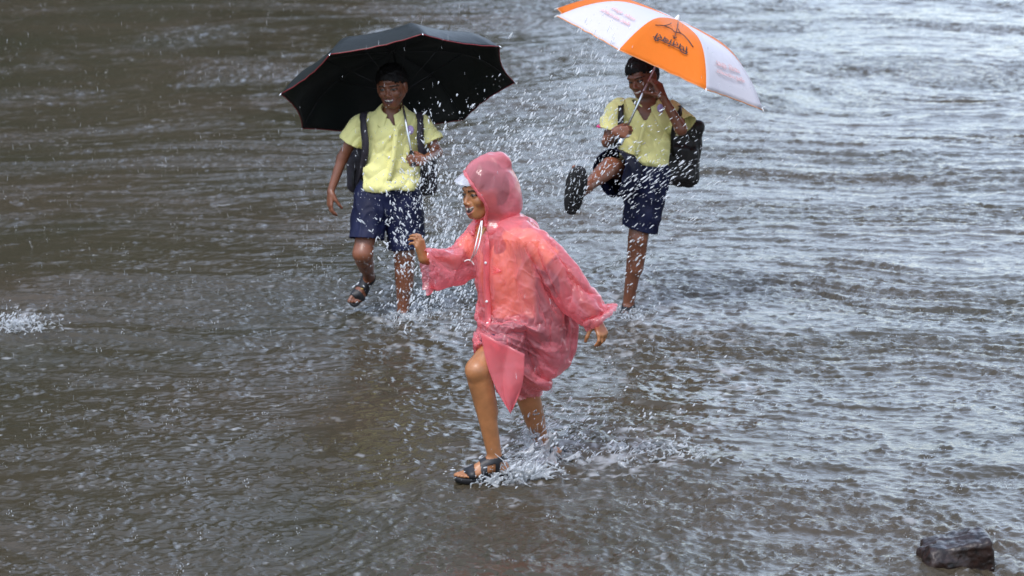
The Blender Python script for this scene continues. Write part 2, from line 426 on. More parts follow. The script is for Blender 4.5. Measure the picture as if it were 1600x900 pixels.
# unseen dark bank added past the frame so the left water reflects dark
def build_unseen_bank():
    m = mat('unseen_bank_dark', (0.030, 0.034, 0.022), 0.9, 0.2, var=0.5, bscale=2.0)
    xs = np.linspace(-90, 90, 240); ts = np.linspace(0, 1, 26)
    Xg, Tg = np.meshgrid(xs, ts, indexing='ij')
    az = Xg / 55.0
    top = 0.6 + 26 / (1 + np.exp((az + 0.03) * 17)) + 0 * Xg  # high on the left, almost nothing on the right, to shape the reflection
    top = top * (1 + 0.18 * noise2(Xg * 0.25, Xg * 0, 71) + 0.16 * noise2(Xg * 0.9, Tg * 2, 72))
    Yg = 52 + 14 * Tg + 1.6 * noise2(Xg * 0.5, Tg * 6, 73) + 0.9 * noise2(Xg * 1.6, Tg * 14, 74)
    Zg = -0.3 + top * np.sin(Tg * math.pi / 2) ** 0.7 + 0.5 * noise2(Xg * 1.3, Tg * 9, 75) * Tg
    V = np.stack([Xg, Yg, Zg], -1).reshape(-1, 3); nc = len(ts); nr = len(xs)
    a = (np.arange(nr - 1)[:, None] * nc + np.arange(nc - 1)[None]).ravel(); Q = np.stack([a, a + nc, a + nc + 1, a + 1], 1)
    tag(mesh_obj('unseen_reflection_bank', V, Q, m), kind='structure')
build_unseen_bank()
# ------------------------------------------------------------------ people: shared anatomy
def ridge(p, seed): return 1 - np.abs(noise3(p, seed))
def head(V, c, M, s=1.0, smile=0.5, mouth_open=0.0, ears=(1, 1)):
    """c centre, M rows (left side, forward, up), s = head height / 0.2 m"""
    def w(x, y, z): return c + s * (x * M[0] + y * M[1] + z * M[2])
    E = lambda p, r, k, mode='add': V.ell(w(*p), np.array(r) * s, M, k, mode)
    E((0, -.016, .028), (.070, .086, .074), .02)
    E((0, .016, -.026), (.051, .060, .062), .03)
    V.cone(w(-.012, .058, -.080), w(.012, .058, -.080), .017 * s, .017 * s, .022)
    for x in (-1, 1):
        E((x * .036, .050, -.024), (.021, .022, .020), .018)
        V.cone(w(x * .050, -.005, -.040), w(x * .022, .046, -.080), .016 * s, .013 * s, .025)
        V.cone(w(x * .012, .074, .022), w(x * .042, .062, .022), .008 * s, .007 * s, .014)
    for x in (-1, 1): E((x * .030, .084, .002), (.018, .014, .011), .010, 'sub')
    for x in (-1, 1): E((x * .030, .0625, .001), (.014, .0145, .0125), .002)
    V.cone(w(0, .072, .008), w(0, .091, -.026), .0060 * s, .0092 * s, .010)
    for x in (-1, 1): E((x * .0115, .082, -.032), (.0085, .011, .0075), .006)
    for x in (-1, 1):
        if ears[0 if x > 0 else 1]:
            E((x * .073, -.008, -.004), (.008, .020, .031), .008)
            E((x * .081, -.002, -.002), (.005, .010, .018), .005, 'sub')
    # mouth: muzzle, lips, opening and teeth
    E((0, .060, -.056), (.032, .024, .022), .018)
    q = [(-.031, .062, -.052 + .012 * smile), (-.015, .080, -.0555 + .003 * smile), (0, .085, -.057), (.015, .080, -.0555 + .003 * smile), (.031, .062, -.052 + .012 * smile)]
    g = .0035 + .008 * mouth_open
    for i in range(4):
        a, b = q[i], q[i + 1]
        ra_, rb_ = ((.0018, .0035 + g * .75) if i == 0 else (.0035 + g * .75, .0018) if i == 3 else (.0035 + g * .75,) * 2)
        V.cone(w(a[0] * .86, a[1] - .001, a[2] - g * .2), w(b[0] * .86, b[1] - .001, b[2] - g * .2), ra_ * s, rb_ * s, .003, mode='sub')
        V.cone(w(a[0], a[1], a[2] + g * .7), w(b[0], b[1], b[2] + g * .7), .0040 * s, .0040 * s, .004)
        f = 1.0 if i in (1, 2) else .5
        V.cone(w(a[0], a[1] - .001, a[2] - g * (1 + f * .6)), w(b[0], b[1] - .001, b[2] - g * (1 + f * .6)), .0048 * s, .0048 * s, .004)
        V.cone(w(a[0] * .8, a[1] - .0008, a[2] + g * .25), w(b[0] * .8, b[1] - .0008, b[2] + g * .25), .0048 * s, .0042 * s, .001)
def head_colors(P3, C, c, M, s, skin, smile=.5, mouth_open=0.0, closed=False, lip=(.20, .06, .05), brow=True):
    q = (P3 - c) @ M.T / s
    x, y, z = q[:, 0], q[:, 1], q[:, 2]; fr = y > .03
    lipm = fr & (np.abs(x) < .029) & (((x / .030) ** 2 + ((z - (-.057 + .010 * smile * (x / .027) ** 2 - mouth_open * .004)) / (.0125 + .009 * mouth_open)) ** 2) < 1) & (y > .052)
    C[lipm] = lip
    g = .0035 + .008 * mouth_open
    zc = -.0565 + .010 * smile * (x / .027) ** 2
    tw, tz = (.0255, .0058) if mouth_open > .5 else (.0215, .0040)
    th = fr & (np.abs(x) < tw) & (np.abs(z - (zc + g * .30)) < tz * (1 - .5 * (x / tw) ** 2)) & (y > .055)
    C[th] = (.90, .86, .78)
    if mouth_open > .3:
        mo = fr & (np.abs(x) < .020) & (np.abs(z - (zc - g * .55)) < .0042 + .004 * mouth_open) & (y > .04) & ~th
        C[mo] = (.05, .012, .012)
    for sx in (-1, 1):
        ex, ez = x - sx * .030, z - .001
        if not closed:
            e = fr & ((ex / .0125) ** 2 + (ez / .0040) ** 2 < 1) & (y > .058); C[e] = (.19, .15, .12)
            i = fr & (ex ** 2 + ez ** 2 < .0066 ** 2) & (np.abs(ez) < .0048) & (y > .058); C[i] = (.012, .007, .005)
        l = fr & (((ex / .0165) ** 2 + (ez / .0078) ** 2) < 1) & (((ex / .0125) ** 2 + ((ez + .0006) / .0042) ** 2) >= 1) & (ez > -.002) & (y > .055); C[l] = (.015, .009, .007)
        if closed:
            l = fr & (np.abs(ex) < .015) & (np.abs(ez + .25 * ex ** 2 / .015) < .003) & (y > .05); C[l] = (.015, .009, .007)
        if brow:
            bz = .0185 + .0045 * np.cos(ex / .020 * 1.4) - .002
            b = fr & (np.abs(ex - sx * .003) < .021) & (np.abs(z - bz) < .0034) & (y > .04); C[b] = (.018, .011, .008)
    no = fr & (np.abs(np.abs(x) - .0085) < .0032) & (z < -.0345) & (z > -.041) & (y > .078); C[no] = np.array(skin) * .45
    return C
def hair_obj(c, M, s, parent, hm, seed, line=.052, lift=1.0, side=-.012):
    """short hair: a rough shell over the skull that keeps the face and ears free"""
    V = Vol(c - .14, c + .15, .0032)
    def w(x, y, z): return c + s * (x * M[0] + y * M[1] + z * M[2])
    V.ell(w(0, -.018, .034), np.array((.079, .095, .083 * lift)) * s, M, .0)
    V.ell(w(0, -.040, -.012), np.array((.068, .066, .058)) * s, M, .02)
    v, q = V.skin(1)
    n = normals(v, q); v = v + n * (.0022 * noise3(v * 130, seed) + .0022 * noise3(v * 60, seed + 1) + .002)[:, None]
    def cut(p):
        l = (p - c) @ M.T / s; x, y, z = l.T
        wob = .008 * noise3(p * 60, seed + 2) + .007 * noise3(p * 150, seed + 3)
        face = (y > .005) & (z + wob < line - .35 * np.maximum(np.abs(x) - .035, 0) - .25 * np.maximum(.07 - y, 0))
        neck = z < -.058 + .3 * np.maximum(y + .03, 0)
        return face | neck | ((np.abs(x) > .05) & (y > -.022) & (z + wob < side + .035))
    v, q = drop(v, q, cut)
    o = mesh_obj('hair', v, q, hm, parent); md = o.modifiers.new('thick', 'SOLIDIFY'); md.thickness = .004; md.offset = -1
    return o
def finger(V, b, d, n, lens, r, curls, k=.003):
    p = np.array(b, float); ax = nrm(np.cross(d, n)); dd = nrm(d); nn = nrm(n - dd * (n @ dd)); rr = r
    for L_, c_ in zip(lens, curls):
        d2 = dd * math.cos(c_) + nn * math.sin(c_); nn = -dd * math.sin(c_) + nn * math.cos(c_); dd = d2
        e = p + dd * L_; V.cone(p, e, rr, rr * .90, k); p = e; rr *= .91
    return p, dd, nn
def hand(V, wrist, d, n, t, s=.9, curls=((.2, .3, .2),) * 4, splay=.10, thumb=((.3, .7, .35), (.1, .2)), fa=None):
    """wrist, d towards the fingers, n the way the palm faces, t towards the thumb"""
    d = nrm(d); n = nrm(n - d * (np.dot(n, d))); t0 = np.array(t); t = nrm(np.cross(n, d)); t = t if t @ t0 > 0 else -t
    offs = (.025, .0085, -.0085, -.024); ln = (.060, .067, .062, .049); kl = (.076, .080, .076, .068)
    tips = []
    for j in range(4):
        k0 = wrist + s * (d * .008 + t * offs[j] * .55); k1 = wrist + s * (d * kl[j] + t * offs[j])
        V.cone(k0, k1, .0150 * s, .0112 * s, .010, flat=(n, 1.15))
    for j in range(4):
        k1 = wrist + s * (d * kl[j] + t * offs[j]); dj = nrm(d + t * splay * (1.5 - j))
        tips.append(finger(V, k1, dj, n, np.array((.44, .31, .25)) * ln[j] * s, .0082 * s * (.92 if j == 3 else 1), curls[j]))
    a = thumb[0]
    b0 = wrist + s * (d * .018 + t * .022 + n * .006); dt = nrm(d * a[0] + t * a[1] + n * a[2])
    V.cone(b0, b0 + dt * .034 * s, .0135 * s, .0100 * s, .008)
    finger(V, b0 + dt * .034 * s, dt, nrm(-t * .5 + n * .6 + 1e-3), np.array((.030, .024)) * s, .0095 * s, thumb[1])
    return tips
def foot(V, ankle, toe_d, up, s=.9, k=.014):
    """foot with heel, arch and five toes; up points from the sole to the shin"""
    d = nrm(toe_d); up = nrm(up - d * np.dot(up, d)); sd = np.cross(d, up)
    W_ = lambda a, b, c_: ankle + s * (d * a + sd * b + up * c_)
    V.cone(W_(-.030, 0, -.052), W_(.02, 0, -.040), .026 * s, .030 * s, k)
    V.cone(W_(.0, 0, -.020), W_(.10, 0, -.052), .032 * s, .021 * s, k, flat=(up, 1.0))
    V.cone(W_(.05, .012, -.052), W_(.115, .020, -.058), .022 * s, .019 * s, k, flat=(up, 1.2))
    V.cone(W_(.05, -.014, -.054), W_(.105, -.022, -.060), .020 * s, .017 * s, k, flat=(up, 1.2))
    for j, (b, L_, r) in enumerate(((.028, .048, .0125), (.012, .048, .0088), (-.002, .043, .0085), (-.014, .037, .0080), (-.026, .028, .0078))):
        V.cone(W_(.112 - j * .004, b, -.058), W_(.112 + L_ - j * .004, b * 1.05, -.064), r * s, r * .85 * s, .003)
    return W_
def sandal(parent, V, W_, ankle, toe_d, up, s, m_sole, m_strap, bars=((.112, .030), (.060, .022)), heel=True, Vh=None, name='sandal', buckle=None, tread=False, wide=1.0):
    """sole with a rim plus straps that hug the foot"""
    d = nrm(toe_d); up = nrm(up - d * np.dot(up, d)); sd = np.cross(d, up)
    # sole outline
    n = 40; th = np.linspace(0, 2 * math.pi, n, endpoint=False)
    prof = []
    for a in th:
        x = .055 + .118 * math.cos(a); w = (.041 if x > .06 else .034 + .007 * max(0, (x + .06) / .12)); w *= (1 - .12 * math.exp(-((x - .04) / .04) ** 2))
        y = w * math.copysign(abs(math.sin(a)) ** .75, math.sin(a)) + .003
        prof.append((x, y * wide))
    L_ = []
    for zz, sc in ((-.0965, .93), (-.0930, .99), (-.083, 1.0), (-.0755, 1.0), (-.0735, .96), (-.0765, .90)):
        L_.append(np.array([W_(.055 + (x - .055) * sc, y * sc, zz + .010 * max(0, (x - .09) / .08) ** 2) for x, y in prof]))
    Vv = np.concatenate(L_); Fc = []
    for i in range(len(L_) - 1):
        for j in range(n): k = (j + 1) % n; Fc.append((i * n + j, i * n + k, (i + 1) * n + k, (i + 1) * n + j))
    Fc.append(tuple(range(n))[::-1]); Fc.append(tuple(range((len(L_) - 1) * n, len(L_) * n)))
    parts = [(Vv, Fc)]
    if tread:
        for x in np.arange(-.045, .16, .0145):
            for y0 in (-.017, 0.0, .017):
                p0, p1 = W_(x, y0 - .006, -.0975), W_(x + .004, y0 + .006, -.0975)
                parts.append(tube([p0, (p0 + p1) / 2 - up * .001, p1], .0022, 6))
    v, f = join(parts)
    root = mesh_obj(name, v, f, m_sole, parent)
    # straps: bands of an inflated foot
    Vs = Vol(ankle - .21, ankle + .21, .0028)
    foot_fat = lambda g: None
    Vs.cone(W_(-.030, 0, -.052), W_(.02, 0, -.040), .0295 * s, .0335 * s, .014)
    Vs.cone(W_(.0, 0, -.020), W_(.10, 0, -.052), .036 * s, .025 * s, .014)
    Vs.cone(W_(.05, .012, -.052), W_(.115, .020, -.058), .027 * s, .024 * s, .014, flat=(up, 1.15))
    Vs.cone(W_(.05, -.014, -.054), W_(.105, -.022, -.060), .025 * s, .022 * s, .014, flat=(up, 1.15))
    Vs.cone(W_(0, 0, -.02), W_(-.005, 0, .05), .034 * s, .032 * s, .014)
    vv, qq = Vs.skin(1)
    def cut(p):
        l = (p - ankle) / s; a = l @ d; b = l @ sd; c_ = l @ up
        keep = np.zeros(len(p), bool)
        for x0, wd in bars: keep |= (np.abs(a - x0 + .18 * (b)) < wd / 2) & (c_ > -.082) & (c_ < .0)
        if heel: keep |= (np.abs(c_ + .012 + .10 * a) < .011) & (a < .05)
        if heel: keep |= (np.abs(a - .0) < .009) & (c_ < -.01) & (c_ > -.085)
        return ~keep
    vv, qq = drop(vv, qq, cut)
    st = mesh_obj('strap', vv, qq, m_strap, root); st.parent = root
    md = st.modifiers.new('thick', 'SOLIDIFY'); md.thickness = .003
    if buckle is not None:
        v, f = ball(W_(*buckle), .010, .010, .004)
        mesh_obj('buckle', v, f, M_BRASS, root)
    return root
def ball(c, rx, ry, rz, nu=12, nv=8, M=None):
    V = []; Fc = []; M = np.eye(3) if M is None else M
    for i in range(nv + 1):
        p = math.pi * i / nv
        for j in range(nu):
            a = 2 * math.pi * j / nu
            l = np.array((rx * math.sin(p) * math.cos(a), ry * math.sin(p) * math.sin(a), rz * math.cos(p)))
            V.append(np.asarray(c) + l @ M)
    for i in range(nv):
        for j in range(nu): k = (j + 1) % nu; Fc.append((i * nu + j, (i + 1) * nu + j, (i + 1) * nu + k, i * nu + k))
    return np.array(V), Fc
def skin_body(V, name, parent, m, skin, heads=None, extra=None):
    v, q = V.skin(2)
    C = np.tile(np.array(skin, float), (len(v), 1))
    # blotchy tone, darker knees and knuckles come from the skin itself
    C *= (1 + .12 * noise3(v * 24, 5) + .08 * noise3(v * 60, 6) + .05 * noise3(v * 140, 7))[:, None]
    if heads: C = head_colors(v, C, **heads)
    if extra: C = extra(v, C)
    return mesh_obj(name, v, q, m, parent, cols=np.clip(C, 0, 1))
def cloth(V, name, parent, m, folds, cuts=(), thick=.0025, relax=2, cols=None):
    v, q = V.skin(relax)
    n = normals(v, q); v = v + n * folds(v)[:, None]
    v = lap(v, q, .35)
    for c in cuts: v, q = drop(v, q, c)
    o = mesh_obj(name, v, q, m, parent, cols=None if cols is None else cols(v))
    if thick: md = o.modifiers.new('thick', 'SOLIDIFY'); md.thickness = thick; md.offset = 1
    return o, v, q
def fold_noise(v, along, f_long, f_cross, seed):
    """ridged folds that run along a direction"""
    a = nrm(along); u = nrm(np.cross(a, (0.3, 1, 0.2))); w = np.cross(a, u)
    p = np.stack([v @ a * f_long, v @ u * f_cross, v @ w * f_cross], 1)
    p = p + .35 * np.stack([noise3(v * 9, seed + 9)] * 3, 1)
    r = 1 - np.abs(noise3(p, seed)); return r * r
M_BRASS = mat('worn_brass', (.62, .44, .12), .35, metal=.8)
M_HAIR = mat('black_wet_hair', (.006, .005, .005), .55, .25, bump=.002, bscale=320)
M_SKIN_D = mat('dark_brown_skin', vcol=True, rough=.40, spec=.5, bump=.0013, bscale=130, var=.15, vscale=13, sss=.06, coat=.22, croughn=.24)
M_SKIN_L = mat('warm_brown_skin', vcol=True, rough=.40, spec=.5, bump=.0013, bscale=130, var=.17, vscale=13, sss=.08, coat=.22, croughn=.24)
M_SHIRT = mat('pale_yellow_cotton', (.88, .84, .35), .72, .3, bump=.0004, bscale=500, var=.17, vscale=7, sheen=.15)
M_NAVY = mat('navy_school_cloth', (.004, .007, .036), .62, .3, bump=.0006, bscale=420, var=.3, vscale=8)
M_BLACKBAG = mat('black_bag_nylon', (.014, .013, .014), .5, .4, bump=.0008, bscale=300, var=.3)
M_GREYBAG = mat('charcoal_bag_nylon', (.035, .030, .040), .6, .4, bump=.0008, bscale=300, var=.3)
M_RUBBER = mat('black_rubber', (.012, .012, .014), .5, .4, bump=.0007, bscale=200)
M_STRAP = mat('black_strap', (.014, .014, .017), .45, .5, bump=.0005, bscale=220)
M_WHITEB = mat('white_plastic', (.8, .8, .8), .3)
M_STEEL = mat('chromed_steel', (.62, .64, .66), .22, metal=1.0)
M_BLKPL = mat('black_plastic', (.012, .012, .013), .3)
M_PURPLE = mat('purple_badge', (.42, .30, .55), .5, var=.2, bscale=300)

def strap_band(pts, normals_, width, th=.004):
    """flat webbing that follows pts; normals_ face outwards"""
    pts = np.asarray(pts); n = len(pts); tg = np.gradient(pts, axis=0); V = []; Fc = []
    for i in range(n):
        t = nrm(tg[i]); N_ = normals_[i]; N_ = nrm(N_ - t * (N_ @ t)); s_ = np.cross(t, N_)
        for a, b in ((-1, -1), (1, -1), (1, 1), (-1, 1)): V.append(pts[i] + s_ * a * width / 2 + N_ * b * th / 2)
    for i in range(n - 1):
        for j in range(4): k = (j + 1) % 4; Fc.append((i * 4 + j, i * 4 + k, (i + 1) * 4 + k, (i + 1) * 4 + j))
    Fc.append((3, 2, 1, 0)); Fc.append(tuple((n - 1) * 4 + j for j in range(4)))
    return np.array(V), Fc

def collar(parent, c, M, r, m, depth=.035, open_=.5, name='collar'):
    """turned-down shirt collar around the neck, open at the front; M rows side, forward, up"""
    n = 28; V = []; Fc = []
    for i in range(n + 1):
        a = -math.pi / 2 + math.pi / 2 * open_ * .35 + (2 * math.pi - math.pi * open_ * .35) * i / n   # starts right of the throat
        a2 = math.pi / 2 + open_ * .30 + (2 * math.pi - open_ * .60) * i / n
        ca, sa = math.cos(a2), math.sin(a2)
        pt = abs(i / n - .5) * 2                                  # 1 at the collar points
        drop_ = depth * (1 + .75 * pt ** 4); zz = -.020 * pt ** 2
        for k, (rr, dz) in enumerate(((r, -.004), (r * 1.03, .016), (r * 1.12, .019), (r * 1.38 + .010 * pt, .015 - drop_ * .45), (r * 1.66 + .020 * pt, .008 - drop_ * .85))):
            V.append(c + M[0] * ca * rr + M[1] * sa * rr * (1 + .06 * pt) + M[2] * (dz + zz))
    for i in range(n):
        for k in range(4): a = i * 5 + k; Fc.append((a, a + 1, a + 6, a + 5))
    o = mesh_obj(name, np.array(V), Fc, m, parent)
    md = o.modifiers.new('thick', 'SOLIDIFY'); md.thickness = .0025
    md = o.modifiers.new('sub', 'SUBSURF'); md.levels = md.render_levels = 1
    return o
print('lib', round(time.time() - T0, 1))
# ------------------------------------------------------------------ boy with the black umbrella
def build_umbrella_boy():
    Y = YL; base = P(628, 497, Y); base[2] = 0
    root = thing('person', base, 'smiling boy in yellow shirt and navy shorts holding the black umbrella, one leg lifted', 'person')
    J = lambda u, v, dy=0: P(u, v, Y + dy)
    SK = (.215, .078, .040)
    hc = J(612, 136, -.05); Mh = frame((-.22, -.96, -.10), (-.06, .05, 1)); hs = .97
    V = Vol(J(495, 80, -.3) - .02, np.array([J(705, 200)[0], Y + .42, J(600, 80)[2]]) + .02, .0034)
    V = Vol([J(495, 100)[0], Y - .42, -.07], [J(705, 100)[0], Y + .42, J(600, 85)[2]], .0034)
    head(V, hc, Mh, hs, smile=.9, mouth_open=.35)
    nb = J(610, 183, .0)
    V.cone(hc + Mh[2] * -.07 + Mh[1] * -.02, nb, .036, .042, .02)
    sl, sr = J(662, 196, .01), J(562, 196, .01)          # his left is on the right of the picture
    V.cone(sl, sr, .042, .042, .03); V.cone(J(610, 205), J(608, 285), .105, .085, .04, flat=((0, 1, 0), 1.45))
    V.cone(J(608, 285), J(605, 305), .085, .095, .04, flat=((0, 1, 0), 1.3))
    er, wr = J(535, 247, .03), J(517, 299, -.01)
    V.cone(sr, er, .034, .027, .02); V.cone(er, wr, .028, .0185, .012)
    hand(V, wr, J(514, 338, -.03) - wr, np.array((.8, .35, 0)), np.array((.1, -1, 0)), .92, ((.25, .5, .3), (.3, .55, .35), (.35, .6, .4), (.45, .6, .4)), .05, ((.8, .25, .45), (.25, .3)))
    el, wl = J(683, 238, -.03), J(664, 249, -.20)
    V.cone(sl, el, .033, .027, .02); V.cone(el, wl, .027, .0195, .012)
    # left hand closed round the umbrella's handle
    hpos = J(645, 250, -.225)
    ax = UMB1['dir']
    d_ = nrm(hpos - wl + np.array((0, 0, .0))); 
    dd = nrm(np.array((-.95, -.25, -.05))); nn = nrm(np.array((-.15, .9, 0)) )
    hand(V, hpos - dd * .045 - nn * .024 + np.array((.010, 0, .0)), dd, nn, np.array((0, 0, 1.0)), .92, ((1.2, 1.45, .9), (1.25, 1.45, .9), (1.3, 1.45, .9), (1.3, 1.4, .9)), .02, ((.55, .45, .75), (.5, .7)))
    V.cone(wl, hpos - dd * .045 - nn * .022 + np.array((.010, 0, 0)), .0195, .019, .01)
    hl, hr = J(630, 305, 0), J(582, 305, 0)
    kl, al = J(632, 400, -.03), J(630, 484, .02)
    V.cone(hl, kl, .070, .052, .03); V.cone(kl, al, .048, .030, .015); V.cone(kl + (0, .02, -.05), kl + (0, .025, -.16), .049, .039, .02)
    Wl = foot(V, al, np.array((-.12, -1, -.12)), np.array((0, -.1, 1)), .92)
    kr, ar = J(567, 396, -.14), J(577, 432, .14)
    V.cone(hr, kr, .066, .047, .03); V.cone(kr, kr + .001, .046, .046, .02); V.cone(kr, ar, .045, .028, .015); V.cone(kr + (ar - kr) * .2 + (0, 0, -.01), kr + (ar - kr) * .5 + (0, 0, -.01), .043, .036, .02)
    td = nrm(J(549, 480, .02) - ar); fu = np.array((.1, -1, .35))
    Wr = foot(V, ar, td, fu, .92)
    skin_body(V, 'body', root, M_SKIN_D, SK, dict(c=hc, M=Mh, s=hs, skin=SK, smile=.9, mouth_open=.35, lip=(.16, .045, .04)))
    hair_obj(hc, Mh, hs, root, M_HAIR, 11, line=.047, lift=1.03)
    # shirt
    S_ = Vol([J(520, 100)[0], Y - .30, J(600, 330)[2]], [J(705, 100)[0], Y + .28, J(600, 150)[2]], .0036)
    hem = [(J(600, 292), (0, .05, -1))]
    S_.cone(J(611, 186, .0), J(650, 193, .0), .046, .044, .02); S_.cone(J(611, 186, .0), J(572, 193, .0), .046, .044, .02)
    S_.cone(J(611, 212, 0), J(609, 270, -.01), .134, .128, .05, flat=((0, 1, 0), 1.38))
    S_.cone(J(609, 270, -.01), J(606, 300, 0), .130, .112, .05, flat=((0, 1, 0), 1.25))
    S_.cone(sr + (.015, 0, .0), sr + (er - sr) * .62, .052, .058, .035, clip=[(sr + (er - sr) * .52, er - sr)])
    S_.cone(sl - (.015, 0, .0), sl + (el - sl) * .75, .052, .058, .035, clip=[(sl + (el - sl) * .66, el - sl)])
    cut1 = lambda p: np.abs((p - (sr + (er - sr) * .52)) @ nrm(er - sr)) < .0032
    cr_ = lambda p: ((p - (sr + (er - sr) * .52)) @ nrm(er - sr) > -.0035) & (p[:, 0] < sr[0] + .02) & (p[:, 2] < sr[2])
    cl_ = lambda p: ((p - (sl + (el - sl) * .66)) @ nrm(el - sl) > -.0035) & (p[:, 0] > sl[0] - .02) & (p[:, 2] < sl[2])
    neckc = J(611, 172, -.02)
    throat = J(617, 197, -.10)
    def nk(p):
        l = p - neckc
        ring = (np.hypot(l[:, 0], l[:, 1] * .95) < .050) & (l[:, 2] > -.06)
        dz = p[:, 2] - throat[2]; tri = (np.abs(p[:, 0] - throat[0] + .1 * dz) < .008 + dz * .55) & (dz > 0) & (p[:, 1] < Y - .03)
        return ring | tri
    bot = lambda p: p[:, 2] < J(600, 293)[2] + .012 * noise3(p * 12, 3)
    def folds(v):
        t = v[:, 2] - J(600, 292)[2]
        f = .010 * fold_noise(v, (.75, 0, .6), 4, 15, 21) * np.exp(-t / .12) + .010 * fold_noise(v, (.5, .2, .9), 4, 11, 22) + .008 * crease(np.stack([(v[:, 0] * .8 - v[:, 2] * .6) * 16, v[:, 1] * 10, (v[:, 0] * .6 + v[:, 2] * .8) * 7], 1) + .5 * noise3(v * 8, 27)[:, None], 28) + .0015 * noise3(v * 30, 23)
        f += .012 * fold_noise(v, (1, 0, .25), 4, 22, 24) * np.exp(-((t - .03) / .05) ** 2)
        f += .010 * np.exp(-((t - .018) / .022) ** 2)
        return f - .004
    cloth(S_, 'shirt', root, M_SHIRT, folds, (cr_, cl_, nk, bot))
    collar(root, neckc + (.003, -.004, .006), frame((-.08, -1, -.40), (0, -.3, 1)), .050, M_SHIRT, .040, 1.0)
    # placket and buttons
    pts = [J(619, 200, -.128), J(617, 225, -.138), J(613, 255, -.142), J(608, 283, -.128)]
    pc = curve_pts(pts, 14)
    v, f = strap_band(pc, [np.array((-.05, -1, .1))] * 14, .024, .005)
    pk = mesh_obj('placket', v, f, M_SHIRT, root)
    for i in (2, 5, 8, 11):
        v, f = ball(pc[i] + (0, -.005, 0), .0045, .002, .0045); mesh_obj('button', v, f, mat('pearly_button', (.7, .7, .5), .3) if i == 2 else bpy.data.materials['pearly_button'], pk)
    v, f = ball(J(641, 203, -.118), .018, .006, .023); mesh_obj('badge', v, f, M_PURPLE, root)
    # shorts
    N_ = Vol([J(530, 100)[0], Y - .33, J(600, 415)[2]], [J(680, 100)[0], Y + .22, J(600, 270)[2]], .0036)
    N_.cone(J(609, 290, 0), J(606, 312, 0), .122, .126, .04, flat=((0, 1, 0), 1.28))
    N_.cone(hl + (0, 0, 0), J(636, 396, -.03), .088, .082, .03, flat=((0, 1, 0), 1.05), clip=[(J(636, 388, -.03), (.1, 0, -1))])
    N_.cone(hr, J(570, 384, -.12), .088, .078, .03, clip=[(J(571, 374, -.11), (-.06, -.25, -1))])
    top = lambda p: p[:, 2] > J(600, 284)[2] - .1 * (p[:, 0] - J(608, 280)[0])
    c1 = lambda p: (p[:, 0] > J(604, 300)[0]) & ((p - J(636, 388, -.03)) @ nrm((.1, 0, -1)) > -.0036)
    c2 = lambda p: (p[:, 0] <= J(606, 300)[0]) & ((p - J(571, 374, -.11)) @ nrm((-.06, -.25, -1)) > -.0036)
    fo = lambda v: .010 * fold_noise(v, (.1, 0, 1), 3.5, 16, 31) + .007 * fold_noise(v, (.7, 0, -.6), 5, 14, 32) + .003 * noise3(v * 28, 33) - .004
    cloth(N_, 'shorts', root, M_NAVY, fo, (top, c1, c2))
    # belt line
    th = np.linspace(0, 2 * math.pi, 40); bc = J(607, 287, 0)
    pts = np.stack([bc[0] + .137 * np.cos(th), bc[1] + .112 * np.sin(th), bc[2] - .1 * .137 * np.cos(th)], 1)
    v, f = strap_band(pts, [np.array((math.cos(a), math.sin(a), 0)) for a in th], .024, .005)
    mesh_obj('belt', v, f, M_BLKPL, root)
    sandal(root, None, Wl, al, np.array((-.12, -1, -.12)), np.array((0, -.1, 1)), .92, M_RUBBER, M_STRAP)
    sandal(root, None, Wr, ar, td, fu, .92, M_RUBBER, M_STRAP, bars=((.116, .040), (.058, .036)), buckle=(.075, .0, -.022))
    # the bag on his back
    b = thing('school_bag', J(600, 290, .2), 'charcoal backpack hanging behind the boy under the black umbrella', 'bag')
    B = Vol([J(510, 100)[0], Y + .02, J(600, 345)[2]], [J(700, 100)[0], Y + .36, J(600, 160)[2]], .005)
    B.box(J(612, 238, .20), (.185, .075, .175), np.array([nrm((1, 0, .03)), (0, 1, 0), nrm((-.03, 0, 1))]), .05, .02)
    B.box(J(566, 268, .19), (.07, .07, .10), None, .04, .03); B.box(J(664, 270, .19), (.055, .07, .11), None, .04, .03)
    fo = lambda v: .012 * fold_noise(v, (.2, 0, 1), 3, 12, 41) + .006 * noise3(v * 16, 42) - .006
    cloth(B, 'bag_body', b, M_GREYBAG, fo, ())
    for (ctrl) in ([J(574, 176, .07), J(568, 178, -.02), J(568, 196, -.085), J(571, 225, -.11), J(569, 250, -.08), J(562, 274, .03), J(560, 285, .14)],
                   [J(650, 176, .07), J(655, 178, -.02), J(657, 196, -.085), J(657, 225, -.10), J(662, 250, -.07), J(668, 274, .03), J(668, 285, .14)]):
        pc = curve_pts(ctrl, 30); cen = J(610, 220, 0)
        nn_ = [np.array(((p[0] - cen[0]) * .6, (p[1] - cen[1]) - .04, .3 if i < 8 else 0)) for i, p in enumerate(pc)]
        v, f = strap_band(pc, nn_, .036, .009); mesh_obj('shoulder_strap', v, f, M_GREYBAG, b)
    v, f = strap_band(curve_pts([J(556, 262, .13), J(552, 275, .10), J(553, 292, .10), J(556, 306, .12)], 10), [np.array((-.3, -1, 0))] * 10, .014, .004)
    mesh_obj('side_strap', v, f, M_BLACKBAG, b)

